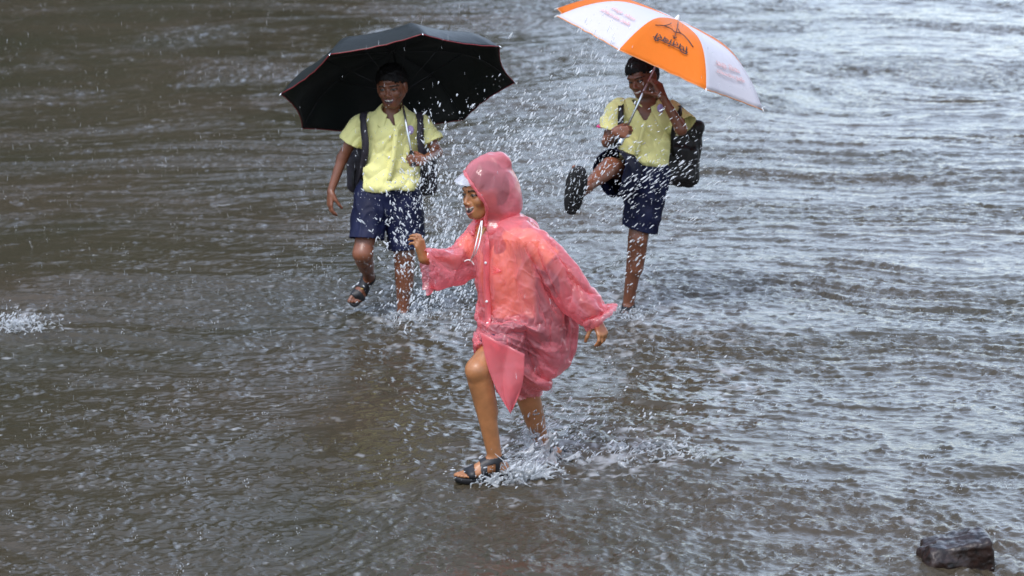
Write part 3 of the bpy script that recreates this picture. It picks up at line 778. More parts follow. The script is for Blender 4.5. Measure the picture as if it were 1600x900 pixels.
# ------------------------------------------------------------------ boy kicking under the orange and white umbrella
def build_kicking_boy():
    Y = YR; base = P(978, 494, Y); base[2] = 0
    root = thing('person', base, 'boy kicking one leg up under the orange and white umbrella, hand at his face', 'person')
    J = lambda u, v, dy=0: P(u, v, Y + dy)
    SK = (.205, .074, .038)
    hc = J(1003, 120, -.04); Mh = frame((-.55, -.80, -.30), (-.25, .0, 1)); hs = .95
    V = Vol([J(885, 100)[0], Y - .78, -.08], [J(1090, 100)[0], Y + .25, J(1000, 68)[2]], .0036)
    head(V, hc, Mh, hs, smile=.9, mouth_open=.15)
    nb = J(1012, 168, .02)
    V.cone(hc + Mh[2] * -.07 + Mh[1] * -.02, nb, .036, .042, .02)
    sl, sr = J(1056, 178, .0), J(961, 174, .0)
    V.cone(sl, sr, .040, .040, .03); V.cone(J(1010, 190), J(1004, 248), .105, .09, .04, flat=((0, 1, 0), 1.4)); V.cone(J(1004, 248), J(1000, 268), .09, .095, .04, flat=((0, 1, 0), 1.3))
    er, wr = J(949, 222, -.02), J(966, 210, -.19)
    V.cone(sr, er, .033, .027, .02); V.cone(er, wr, .027, .0195, .012)
    hp = J(977, 206, -.235)
    dd = nrm(np.array((.85, -.45, .05))); nn = nrm(np.array((.35, .85, -.1)))
    w2 = hp - dd * .05 - nn * .024
    V.cone(wr, w2, .0195, .019, .01)
    hand(V, w2, dd, nn, np.array((0, 0, 1.0)), .92, ((1.2, 1.45, .9), (1.25, 1.45, .9), (1.3, 1.45, .9), (1.3, 1.4, .9)), .02, ((.55, .45, .75), (.5, .7)))
    el, wl = J(1064, 202, -.16), J(1036, 152, -.17)
    V.cone(sl, el, .035, .030, .02); V.cone(el, wl, .030, .020, .012)
    d2 = nrm(J(1020, 112, -.15) - wl)
    hand(V, wl, d2, np.array((-.75, .65, -.1)), np.array((-.4, -.7, .3)), .92, ((.5, .8, .5), (.45, .75, .5), (.5, .8, .5), (.6, .9, .5)), .06, ((.5, .6, .4), (.3, .4)))
    hl, hr = J(1014, 272, 0), J(984, 268, 0)
    kl, al = J(997, 372, -.05), J(982, 474, .02)
    V.cone(hl, kl, .068, .050, .03); V.cone(kl, al, .046, .029, .015); V.cone(kl + (0, .02, -.05), kl + (-.01, .025, -.16), .046, .037, .02)
    Wl = foot(V, al, np.array((-.3, -1, -.15)), np.array((0, -.1, 1)), .92)
    kr = J(953, 261, -.31); ar = J(917, 292, -.56)
    V.cone(hr, kr, .066, .048, .03); V.cone(kr, ar, .044, .028, .015); V.cone(kr + (ar - kr) * .2, kr + (ar - kr) * .5, .044, .036, .02)
    td = nrm(J(911, 262, -.70) - J(898, 330, -.66)); fu = nrm(np.array((.10, 1.0, .15)))
    ank = J(897, 314, -.64) + fu * .075
    V.cone(ar, ank, .028, .030, .02)
    Wr = foot(V, ank, td, fu, 1.04)
    skin_body(V, 'body', root, M_SKIN_D, SK, dict(c=hc, M=Mh, s=hs, skin=SK, smile=.9, mouth_open=.15, closed=True, lip=(.2, .06, .05)))
    hair_obj(hc, Mh, hs, root, M_HAIR, 14, line=.050)
    S_ = Vol([J(920, 100)[0], Y - .32, J(1000, 290)[2]], [J(1095, 100)[0], Y + .24, J(1000, 135)[2]], .0036)
    S_.cone(J(1013, 171, .0), J(1046, 178, .0), .046, .044, .02); S_.cone(J(1013, 171, .0), J(970, 174, .0), .046, .044, .02)
    S_.cone(J(1010, 194, 0), J(1003, 232, 0), .128, .124, .05, flat=((0, 1, 0), 1.36))
    S_.cone(J(1004, 232, 0), J(1000, 262, 0), .126, .118, .05, flat=((0, 1, 0), 1.22))
    S_.cone(sr + (.015, 0, .0), sr + (er - sr) * .8, .052, .060, .035, clip=[(sr + (er - sr) * .62, er - sr)])
    ce = sl + np.array((.052, -.04, -.02))
    S_.cone(sl - (.015, 0, .0), sl + np.array((.05, -.07, -.07)), .055, .062, .035, clip=[(sl + np.array((.04, -.055, -.055)), (.5, -.6, -.6))])
    cr_ = lambda p: ((p - (sr + (er - sr) * .62)) @ nrm(er - sr) > -.0036) & (p[:, 0] < sr[0] + .02) & (p[:, 2] < sr[2])
    cl_ = lambda p: ((p - (sl + np.array((.04, -.055, -.055)))) @ nrm((.5, -.6, -.6)) > -.0036) & (p[:, 0] > sl[0] - .03) & (p[:, 2] < sl[2] + .02)
    nc = J(1013, 160, .0); thr = J(1008, 188, -.10)
    def nk(p):
        l = p - nc; ring = (np.hypot(l[:, 0], l[:, 1] * .95) < .050) & (l[:, 2] > -.06)
        dz = p[:, 2] - thr[2]; tri = (np.abs(p[:, 0] - thr[0]) < .008 + dz * .60) & (dz > 0) & (p[:, 1] < Y - .03)
        return ring | tri
    hemz = lambda p: J(950, 233)[2] - .27 * (p[:, 0] - J(950, 230)[0])
    bot = lambda p: p[:, 2] < hemz(p) - .012 + .010 * noise3(p * 14, 3)
    def folds(v):
        t = v[:, 2] - hemz(v)
        return .010 * fold_noise(v, (.8, 0, .5), 4, 15, 61) * np.exp(-np.maximum(t, 0) / .1) + .010 * fold_noise(v, (-.4, .2, .9), 4, 11, 62) + .008 * crease(np.stack([(v[:, 0] * .8 + v[:, 2] * .6) * 16, v[:, 1] * 10, (v[:, 2] * .8 - v[:, 0] * .6) * 7], 1) + .5 * noise3(v * 8, 57)[:, None], 58) + .0015 * noise3(v * 30, 63) + .010 * np.exp(-((t - .01) / .02) ** 2) - .004
    cloth(S_, 'shirt', root, M_SHIRT, folds, (cr_, cl_, nk, bot))
    collar(root, nc + (.0, -.004, .008), frame((-.2, -1, -.40), (0, -.3, 1)), .050, M_SHIRT, .040, 1.25)
    pc = curve_pts([J(1008, 190, -.128), J(1003, 208, -.132), J(998, 226, -.135), J(994, 243, -.130)], 12)
    v, f = strap_band(pc, [np.array((-.05, -1, .1))] * 12, .022, .005); mesh_obj('placket', v, f, M_SHIRT, root)
    v, f = ball(J(1032, 167 + 2, -.108), .017, .006, .022); mesh_obj('badge', v, f, M_PURPLE, root)
    v, f = tube(np.array([J(944, 193, 0) + .043 * np.array((math.cos(a), math.sin(a), .15 * math.cos(a))) for a in np.linspace(0, 2 * math.pi, 20)]), .006, 6)
    mesh_obj('armband', v + (J(951, 200) - J(944, 193)) * .4, f, mat('pink_band', (.75, .05, .25), .5), root)
    N_ = Vol([J(905, 100)[0], Y - .62, J(1000, 375)[2]], [J(1070, 100)[0], Y + .22, J(1000, 215)[2]], .0038)
    N_.cone(J(1001, 248, 0), J(1001, 275, 0), .122, .128, .04, flat=((0, 1, 0), 1.25))
    hc_ = J(997, 358, -.03); hn = (-.28, 0, -1)
    N_.cone(hl + (0, 0, 0), J(997, 368, -.03), .096, .083, .03, flat=((0, 1, 0), 1.05), clip=[(hc_, hn)])
    ce2 = hr + (kr - hr) * 1.0; n2 = kr - hr
    N_.cone(hr, hr + (kr - hr) * 1.12, .086, .078, .03, clip=[(ce2, n2)])
    N_.cone(hr + (0, -.05, -.03), ce2 + np.array((.015, 0, -.095)), .07, .045, .05, clip=[(ce2, n2)])
    top = lambda p: (p[:, 2] > hemz(p) + .004 + .9 * np.clip(Y - .10 - p[:, 1], 0, .3))
    c1 = lambda p: ((p - hc_) @ nrm(hn) > -.0038) & (p[:, 1] > Y - .17)
    c2 = lambda p: ((p - ce2) @ nrm(n2) > -.0038) & (p[:, 1] < Y - .12) 
    fo = lambda v: .012 * fold_noise(v, (.2, 0, 1), 3.5, 15, 65) + .007 * fold_noise(v, (.7, .3, -.6), 5, 14, 66) + .003 * noise3(v * 28, 67) - .005
    cloth(N_, 'shorts', root, M_NAVY, fo, (top, c1, c2))
    sandal(root, None, Wl, al, np.array((-.3, -1, -.15)), np.array((0, -.1, 1)), .92, M_RUBBER, M_STRAP)
    sandal(root, None, Wr, ank, td, fu, 1.04, M_RUBBER, M_STRAP, tread=True, wide=1.3)
    b = thing('school_bag', J(1050, 290, .15), 'black box-shaped backpack on the kicking boy, right of his arm', 'bag')
    B = Vol([J(955, 100)[0], Y + .0, J(1000, 310)[2]], [J(1115, 100)[0], Y + .34, J(1000, 150)[2]], .005)
    Mb = np.array([nrm((1, 0, -.12)), (0, 1, 0), nrm((.12, 0, 1))])
    B.box(J(1049, 234, .17), (.150, .07, .175), Mb, .055, .01)
    B.box(J(1063, 255, .10), (.075, .03, .09), Mb, .02, .01)
    cloth(B, 'bag_body', b, M_BLACKBAG, lambda v: .016 * fold_noise(v, (.2, 0, 1), 3, 9, 68) + .010 * crease(v * 9, 66) - .012, ())
    for ctrl in ([J(977, 158, .08), J(971, 160, -.02), J(970, 178, -.085), J(969, 200, -.10), J(962, 226, -.05), J(962, 240, .08)],
                 [J(1050, 160, .10), J(1060, 166, .0), J(1064, 172, -.07), J(1058, 185, -.10), J(1052, 210, -.08), J(1052, 240, .08)]):
        pc = curve_pts(ctrl, 26); cen = J(1010, 200, 0)
        nn_ = [np.array(((p[0] - cen[0]) * .6, (p[1] - cen[1]) - .04, .3 if i < 8 else 0)) for i, p in enumerate(pc)]
        v, f = strap_band(pc, nn_, .030, .008); mesh_obj('shoulder_strap', v, f, M_BLACKBAG, b)

# ------------------------------------------------------------------ umbrellas
Rt, Up, Fw = np.array((1., 0, 0)), np.array((0, sT, cT)), np.array((0, cT, -sT))
def vec(x, f, u): return Rt * x + Fw * f + Up * u       # picture right, away from the camera, picture up
SC = 309.0
UMB1 = dict(c=P(623.7, 137.9, 14.22), e1=np.array((-.5748, -.1624, -.0080)), e2=np.array((-.1325, .4848, -.3228)), n=nrm((-.1578, .5171, .8413)), prof=[(0, .205), (.3, .200), (.55, .182), (.74, .140), (.88, .076), (1, 0)])
UMB1['dir'] = UMB1['n']
UMB2 = dict(c=P(1028.9, 91.6, 14.25), e1=np.array((-.5086, -.2166, .2342)), e2=np.array((.2004, -.5599, -.0826)), n=nrm((.4134, .0136, .9104)), prof=[(0, .212), (.25, .209), (.48, .194), (.66, .155), (.84, .085), (1, 0)])
def umbrella(U, label, mats, panel_mi, edge_m, shaft_len, handle_len, shaft_to=None, sub=1):
    c, e1, e2, n = U['c'], U['e1'], U['e2'], U['n']
    R = (np.linalg.norm(e1) + np.linalg.norm(e2)) / 2
    pr = curve_pts([(a, b, 0) for a, b in U['prof']], 22)
    rib = lambda k: np.array([c + a * (math.cos(k * math.pi / 4) * e1 + math.sin(k * math.pi / 4) * e2) + n * b for a, b, _ in pr])
    ribs = [rib(k) for k in range(8)]
    hub = c + n * U['prof'][0][1]
    root = thing('umbrella', c - n * shaft_len, label, 'umbrella')
    V = []; Q = []; MI = []; m = len(pr); ns = 11; edges = []
    for k in range(8):
        A, B = ribs[k], ribs[(k + 1) % 8]; o = len(V)
        for i in range(m):
            for j in range(ns):
                s_ = j / (ns - 1); bow = 4 * s_ * (1 - s_)
                p = A[i] * (1 - s_) + B[i] * s_
                t = pr[i][0]
                p = p + (c + n * pr[i][1] - p) * bow * (.05 * t ** 3)           # concave hem
                p = p - n * bow * .010 * math.sin(t * math.pi) + n * .0022 * math.sin(9 * s_ * math.pi + t * 6 + k) * bow * t
                V.append(p)
        for i in range(m - 1):
            for j in range(ns - 1): a = o + i * ns + j; Q.append((a, a + ns, a + ns + 1, a + 1)); MI.append(panel_mi[k])
        edges.append(np.array(V[o + (m - 1) * ns:o + m * ns]))
    cn = mesh_obj('canopy', np.array(V), np.array(Q), None, root, mats=mats, mi=MI)
    cn.modifiers.new('weld', 'WELD').merge_threshold = .0004
    md = cn.modifiers.new('thick', 'SOLIDIFY'); md.thickness = .0012; md.offset = 1
    v, f = join([tube(e, .0026, 6) for e in edges]); mesh_obj('hem_binding', v, f, edge_m, cn)
    runner = c - n * .03
    for k in range(8):
        r_ = ribs[k] - n * .005
        v, f = tube(r_, .0016, 6); MR = M_DKMETAL if mats[0] == M_UBLK else M_STEEL; rb = mesh_obj('rib', v, f, MR, root)
        i = int(m * .42); v, f = tube([runner + (r_[i] - runner) * t_ for t_ in (0.02, .5, 1)], .0015, 6); mesh_obj('stretcher', v, f, MR, rb)
        dr = nrm(ribs[k][-1] - ribs[k][-3]); v, f = tube([ribs[k][-1] - dr * .008, ribs[k][-1], ribs[k][-1] + dr * .014], [.003, .0035, .0022], 8); mesh_obj('rib_tip', v, f, M_WHITEB if mats[0] != M_UBLK else M_STEEL, rb)
    end = c - n * shaft_len if shaft_to is None else shaft_to
    sd_ = nrm(hub - end); 
    v, f = tube([end, end + sd_ * .25, end + sd_ * .26, hub + n * .002], [.0062, .0062, .0048, .0048], 10); mesh_obj('shaft', v, f, M_STEEL, root)
    v, f = tube([runner - n * .02, runner, runner + n * .02], [.009, .011, .009], 12); mesh_obj('runner', v, f, M_BLKPL, root)
    v, f = tube([hub - n * .006, hub + n * .006, hub + n * .020, hub + n * .026], [.014, .012, .006, .004], 12); mesh_obj('ferrule', v, f, M_WHITEB if mats[0] != M_UBLK else M_BLKPL, root)
    hl = curve_pts([end + sd_ * .02, end - sd_ * handle_len * .4, end - sd_ * handle_len * .8, end - sd_ * handle_len], 8)
    v, f = tube(hl, [.012, .0135, .0145, .0150, .0150, .0155, .014, .009], 12); mesh_obj('handle', v, f, M_BLKPL if mats[0] == M_UBLK else M_STEEL, root)
    return root, cn, ribs, pr
M_UBLK = mat('black_wet_umbrella_cloth', (.010, .014, .013), .50, .35, bump=.004, bscale=22, coat=.12, croughn=.15)
M_UORG = mat('orange_umbrella_cloth', (.92, .25, .018), .50, .35, bump=.003, bscale=24)
M_UWHT = mat('white_umbrella_cloth', (.80, .78, .83), .45, .4, bump=.0014, bscale=26)
M_DKMETAL = mat('dark_metal', (.05, .05, .055), .4, metal=.7)
M_RED = mat('red_binding', (.20, .012, .018), .5)
M_OBIND = mat('orange_binding', (.75, .30, .12), .5)
for m_ in (M_UORG, M_UWHT, M_UBLK):   # daylight glows a little through thin cloth
    t_ = m_.node_tree; b_ = t_.nodes['Principled BSDF']; tr_ = t_.nodes.new('ShaderNodeBsdfTranslucent'); ms_ = t_.nodes.new('ShaderNodeMixShader')
    tr_.inputs[0].default_value = b_.inputs['Base Color'].default_value; ms_.inputs[0].default_value = .14 if m_ == M_UBLK else .38
    if m_ == M_UBLK: tr_.inputs[0].default_value = (.12, .125, .14, 1)
    o_ = t_.nodes['Material Output']; t_.links.new(b_.outputs[0], ms_.inputs[1]); t_.links.new(tr_.outputs[0], ms_.inputs[2]); t_.links.new(ms_.outputs[0], o_.inputs[0])
def panel_mark(parent, ribs, k, strokes, m, rad, name, lift=.0035):
    """print strokes given as panel coordinates (s across 0..1, t hub 0..hem 1)"""
    A, B = ribs[k], ribs[(k + 1) % 8]; nn_ = len(A); parts = []
    def at(s_, t):
        x = np.clip(t, 0, 1) * (nn_ - 1); i = min(int(x), nn_ - 2); f = x - i
        p = (A[i] * (1 - f) + A[i + 1] * f) * (1 - s_) + (B[i] * (1 - f) + B[i + 1] * f) * s_
        du = B[i] - A[i]; dv = (A[i + 1] - A[i]) + (B[i + 1] - B[i]); N_ = nrm(np.cross(dv, du)); return p, N_
    return at
def build_umbrellas():
    hb = P(645, 262, YL - .225)
    umbrella(UMB1, 'large black wet umbrella with red hem, tilted back over the smiling boy', [M_UBLK], [0] * 8, M_RED, .40, .06, shaft_to=P(643.5, 243, YL - .225))
    hb2 = P(974, 212, YR - .235)
    root, cn, ribs, pr = umbrella(UMB2, 'orange and white panelled umbrella held sideways over the kicking boy', [M_UORG, M_UWHT], [1, 0, 1, 0, 1, 0, 1, 0], M_OBIND, .42, .05, shaft_to=P(974, 212, YR - .235))
    ink = mat('dark_print', (.035, .02, .02), .5); pale = mat('faded_red_print', (.70, .38, .36), .6)
    def text_on(k, txt, m, s0, s1, t0, t1, name, flip=True):
        cu = bpy.data.curves.new('t', 'FONT'); cu.body = txt; cu.resolution_u = 2; cu.offset = .012
        to = bpy.data.objects.new('t', cu); COL.objects.link(to); dg = bpy.context.evaluated_depsgraph_get()
        me = bpy.data.meshes.new_from_object(to.evaluated_get(dg)); bpy.data.objects.remove(to)
        n = len(me.vertices)
        if n == 0: return
        co = np.zeros(n * 3); me.vertices.foreach_get('co', co); co = co.reshape(-1, 3)
        mn, mx = co.min(0), co.max(0); a = (co[:, 0] - mn[0]) / (mx[0] - mn[0]); b = (co[:, 1] - mn[1]) / (mx[1] - mn[1] + 1e-9)
        if flip: a = 1 - a; b = 1 - b
        A, B = ribs[k], ribs[(k + 1) % 8]; NN = len(A); out_ = []
        for s_, t in zip(s0 + (s1 - s0) * a, t1 + (t0 - t1) * b):
            x = t * (NN - 1); i = min(int(x), NN - 2); f = x - i
            p = (A[i] * (1 - f) + A[i + 1] * f) * (1 - s_) + (B[i] * (1 - f) + B[i + 1] * f) * s_
            N_ = nrm(np.cross((A[i + 1] - A[i]) + (B[i + 1] - B[i]), B[i] - A[i])); N_ = N_ if N_ @ UMB2['n'] > 0 else -N_
            out_.append(p + N_ * .003)
        Fc = [tuple(p.vertices) for p in me.polygons]
        mesh_obj(name, np.array(out_), Fc, m, cn)
    def strokes_on(k, strokes, m, rad, name):
        A, B = ribs[k], ribs[(k + 1) % 8]; NN = len(A); parts = []
        for st in strokes:
            o_ = []
            for s_, t in curve_pts([(a, b, 0) for a, b in st], 10)[:, :2]:
                x = t * (NN - 1); i = min(int(x), NN - 2); f = x - i
                p = (A[i] * (1 - f) + A[i + 1] * f) * (1 - s_) + (B[i] * (1 - f) + B[i + 1] * f) * s_
                N_ = nrm(np.cross((A[i + 1] - A[i]) + (B[i + 1] - B[i]), B[i] - A[i])); N_ = N_ if N_ @ UMB2['n'] > 0 else -N_
                o_.append(p + N_ * .0025)
            parts.append(tube(o_, rad, 6))
        v, f = join(parts); mesh_obj(name, v, f, m, cn)
    text_on(1, 'िपतांबरी', ink, .22, .74, .66, .755, 'printed_word')
    strokes_on(1, [[(.13, .56), (.25, .505), (.40, .50), (.47, .53)], [(.47, .53), (.60, .50), (.72, .55), (.82, .63)], [(.50, .62), (.50, .50), (.505, .30), (.53, .16)], [(.25, .505), (.31, .43), (.33, .36)], [(.47, .60), (.50, .63), (.53, .60)], [(.53, .44), (.56, .48), (.60, .50)]], ink, .0022, 'printed_drawing')
    text_on(0, 'पत्र सेवा', pale, .25, .80, .60, .66, 'faded_print')
    text_on(0, 'मुंबई महाराष्ट्र', pale, .22, .82, .69, .74, 'faded_print')
    text_on(2, 'पत्र सेवा', pale, .25, .80, .66, .74, 'faded_print')
    text_on(2, 'मुंबई महाराष्ट्र', pale, .22, .82, .76, .81, 'faded_print')
# ------------------------------------------------------------------ boy in the pink raincoat
def coat_material():
    m = bpy.data.materials.new('pink_translucent_plastic'); m.use_nodes = True; t = m.node_tree; N = t.nodes; Lk = t.links.new
    b = N['Principled BSDF']; b.inputs['Base Color'].default_value = (.93, .30, .34, 1); b.inputs['Roughness'].default_value = .30
    b.inputs['Specular IOR Level'].default_value = .6; b.inputs['Coat Weight'].default_value = 1.0; b.inputs['Coat Roughness'].default_value = .07
    tr = N.new('ShaderNodeBsdfTranslucent'); tr.inputs[0].default_value = (.95, .33, .33, 1)
    tp = N.new('ShaderNodeBsdfTransparent'); tp.inputs[0].default_value = (1.0, .50, .54, 1)
    a = N.new('ShaderNodeMixShader'); a.inputs[0].default_value = .22; Lk(b.outputs[0], a.inputs[1]); Lk(tr.outputs[0], a.inputs[2])
    c = N.new('ShaderNodeMixShader'); Lk(a.outputs[0], c.inputs[1]); Lk(tp.outputs[0], c.inputs[2])
    # thin film looks more see-through face on than edge on
    lw = N.new('ShaderNodeLayerWeight'); lw.inputs['Blend'].default_value = .35
    mr = N.new('ShaderNodeMapRange'); mr.inputs[1].default_value = 0; mr.inputs[2].default_value = .8; mr.inputs[3].default_value = .65; mr.inputs[4].default_value = .12
    Lk(lw.outputs['Facing'], mr.inputs[0]); Lk(mr.outputs[0], c.inputs[0]); Lk(c.outputs[0], N['Material Output'].inputs[0])
    tcn = N.new('ShaderNodeTexCoord')
    # crumpled creases: sharp-edged cells over soft noise
    n0 = N.new('ShaderNodeTexNoise'); n0.inputs['Scale'].default_value = 9; n0.inputs['Detail'].default_value = 3; Lk(tcn.outputs['Object'], n0.inputs['Vector'])
    ad = N.new('ShaderNodeVectorMath'); ad.operation = 'MULTIPLY_ADD'; ad.inputs[1].default_value = (.12, .12, .12); Lk(n0.outputs['Color'], ad.inputs[0]); Lk(tcn.outputs['Object'], ad.inputs[2])
    vo = N.new('ShaderNodeTexVoronoi'); vo.feature = 'F1'; vo.inputs['Scale'].default_value = 17; Lk(ad.outputs[0], vo.inputs['Vector'])
    n1 = N.new('ShaderNodeTexNoise'); n1.inputs['Scale'].default_value = 34; n1.inputs['Detail'].default_value = 5; n1.inputs['Roughness'].default_value = .55; Lk(tcn.outputs['Object'], n1.inputs['Vector'])
    b1 = N.new('ShaderNodeBump'); b1.inputs['Distance'].default_value = .0030; b1.inputs['Strength'].default_value = .8; Lk(vo.outputs['Distance'], b1.inputs['Height'])
    b2 = N.new('ShaderNodeBump'); b2.inputs['Distance'].default_value = .0014; b2.inputs['Strength'].default_value = .8; Lk(n1.outputs['Fac'], b2.inputs['Height']); Lk(b1.outputs[0], b2.inputs['Normal'])
    for x in (b.inputs['Normal'], b.inputs['Coat Normal'], tr.inputs['Normal']): Lk(b2.outputs[0], x)
    return m
def clear_material():
    m = bpy.data.materials.new('clear_plastic'); m.use_nodes = True; t = m.node_tree; N = t.nodes; Lk = t.links.new
    b = N['Principled BSDF']; b.inputs['Base Color'].default_value = (.85, .87, .92, 1); b.inputs['Roughness'].default_value = .2; b.inputs['Coat Weight'].default_value = .5
    tp = N.new('ShaderNodeBsdfTransparent'); tp.inputs[0].default_value = (.95, .95, .97, 1)
    c = N.new('ShaderNodeMixShader'); c.inputs[0].default_value = .68; Lk(b.outputs[0], c.inputs[1]); Lk(tp.outputs[0], c.inputs[2]); Lk(c.outputs[0], N['Material Output'].inputs[0])
    return m
def subdiv(v, q):
    e = np.concatenate([q[:, [0, 1]], q[:, [1, 2]], q[:, [2, 3]], q[:, [3, 0]]]); es = np.sort(e, axis=1)
    u, inv = np.unique(es, axis=0, return_inverse=True); inv = inv.ravel(); m = len(q); nv = len(v); ne = len(u)
    V = np.concatenate([v, (v[u[:, 0]] + v[u[:, 1]]) / 2, v[q].mean(1)])
    E = [inv[i * m:(i + 1) * m] + nv for i in range(4)]; c = np.arange(m) + nv + ne; out_ = []
    for i in range(4): out_.append(np.stack([q[:, i], E[i], c, E[i - 1]], 1))
    return V, np.concatenate(out_)
def drape(v, q, kv, kq, J, pin, frames=24):
    """let the coat hang, blown back by the run, over the body it is worn on"""
    t0 = time.time()
    col = mesh_obj('tmp_body', kv, kq, M_NAVY); md = col.modifiers.new('c', 'COLLISION'); col.collision.thickness_outer = .004; col.collision.cloth_friction = 12
    o = mesh_obj('tmp_coat', v, q, M_NAVY)
    g = o.vertex_groups.new(name='pin')
    for i in np.where(pin)[0]: g.add([int(i)], 1.0, 'REPLACE')
    cl = o.modifiers.new('cloth', 'CLOTH'); st = cl.settings
    st.quality = 6; st.mass = .12; st.tension_stiffness = 18; st.compression_stiffness = 18; st.shear_stiffness = 8; st.bending_stiffness = .02
    st.tension_damping = 8; st.compression_damping = 8; st.shear_damping = 8; st.air_damping = 2.0; st.vertex_group_mass = 'pin'; st.shrink_min = -.13
    cl.collision_settings.distance_min = .003; cl.collision_settings.use_self_collision = False; cl.collision_settings.collision_quality = 3
    S.gravity = (3.2, -.6, -7.2); S.frame_start = 1; S.frame_end = frames + 5; cl.point_cache.frame_start = 1; cl.point_cache.frame_end = frames + 5
    for f in range(1, frames + 1): S.frame_set(f)
    dg = bpy.context.evaluated_depsgraph_get(); me = o.evaluated_get(dg).to_mesh(); a = np.zeros(len(me.vertices) * 3); me.vertices.foreach_get('co', a)
    a = a.reshape(-1, 3).astype(float)
    bpy.data.objects.remove(o); bpy.data.objects.remove(col); S.frame_set(1)
    print('drape', len(v), round(time.time() - t0, 1), np.abs(a - v).max())
    if not np.isfinite(a).all() or np.abs(a - v).max() > .5: return v
    return a
def rim(v, q):
    """longest open edge loop of a sheet, in order"""
    e = np.concatenate([q[:, [0, 1]], q[:, [1, 2]], q[:, [2, 3]], q[:, [3, 0]]]); es = np.sort(e, axis=1)
    u, idx, cnt = np.unique(es, axis=0, return_index=True, return_counts=True); b = e[idx[cnt == 1]]
    nx = {}
    for a, c in b: nx.setdefault(int(a), []).append(int(c))
    best = []
    while nx:
        s0 = next(iter(nx)); lp = [s0]; cur = s0
        while cur in nx:
            n_ = nx[cur].pop(); 
            if not nx[cur]: del nx[cur]
            cur = n_
            if cur == s0: break
            lp.append(cur)
        if len(lp) > len(best): best = lp
    return v[np.array(best)]
def crumple(v, q, n, d0, dirs, grow, iso, band, iters, wn=None, seed=5):
    """cut the sheet a little too large, then let it buckle: lengths are kept, the sheet may only move inside a band"""
    e = np.concatenate([q[:, [0, 1]], q[:, [1, 2]], q[:, [2, 3]], q[:, [3, 0]]]); e.sort(axis=1); e = np.unique(e, axis=0)
    dg = np.concatenate([q[:, [0, 2]], q[:, [1, 3]]]); E = np.concatenate([e, dg])
    # bending: opposite neighbours across a shared edge approximated by two-ring pairs of facing quads
    L0 = np.linalg.norm(v[E[:, 0]] - v[E[:, 1]], axis=1); u = (v[E[:, 1]] - v[E[:, 0]]) / L0[:, None]
    D = dirs((v[E[:, 0]] + v[E[:, 1]]) / 2); c2 = 1 - (u * D).sum(1) ** 2
    L = L0 * (1 + iso + grow * c2)
    x0 = v.copy(); x = v + n * d0[:, None]; x += np.random.default_rng(seed).normal(0, .0012, x.shape)
    nv = len(v); w = np.concatenate([np.full(len(e), 1.0), np.full(len(dg), .6)])
    deg = np.bincount(E[:, 0], w, nv) + np.bincount(E[:, 1], w, nv)
    for it in range(iters):
        df = x[E[:, 1]] - x[E[:, 0]]; l = np.linalg.norm(df, axis=1) + 1e-9
        c = (w * (l - L) / l * .5)[:, None] * df
        mv = np.stack([np.bincount(E[:, 0], c[:, k], nv) - np.bincount(E[:, 1], c[:, k], nv) for k in range(3)], 1)
        x = x + mv / deg[:, None] * 1.9
        x = lap(x, q, .10 if it < iters * .6 else .03)
        r = x - x0; s_ = (r * n).sum(1); tg = r - s_[:, None] * n
        x = x0 + tg * .985 + np.clip(s_, band[0], band[1])[:, None] * n
    return x
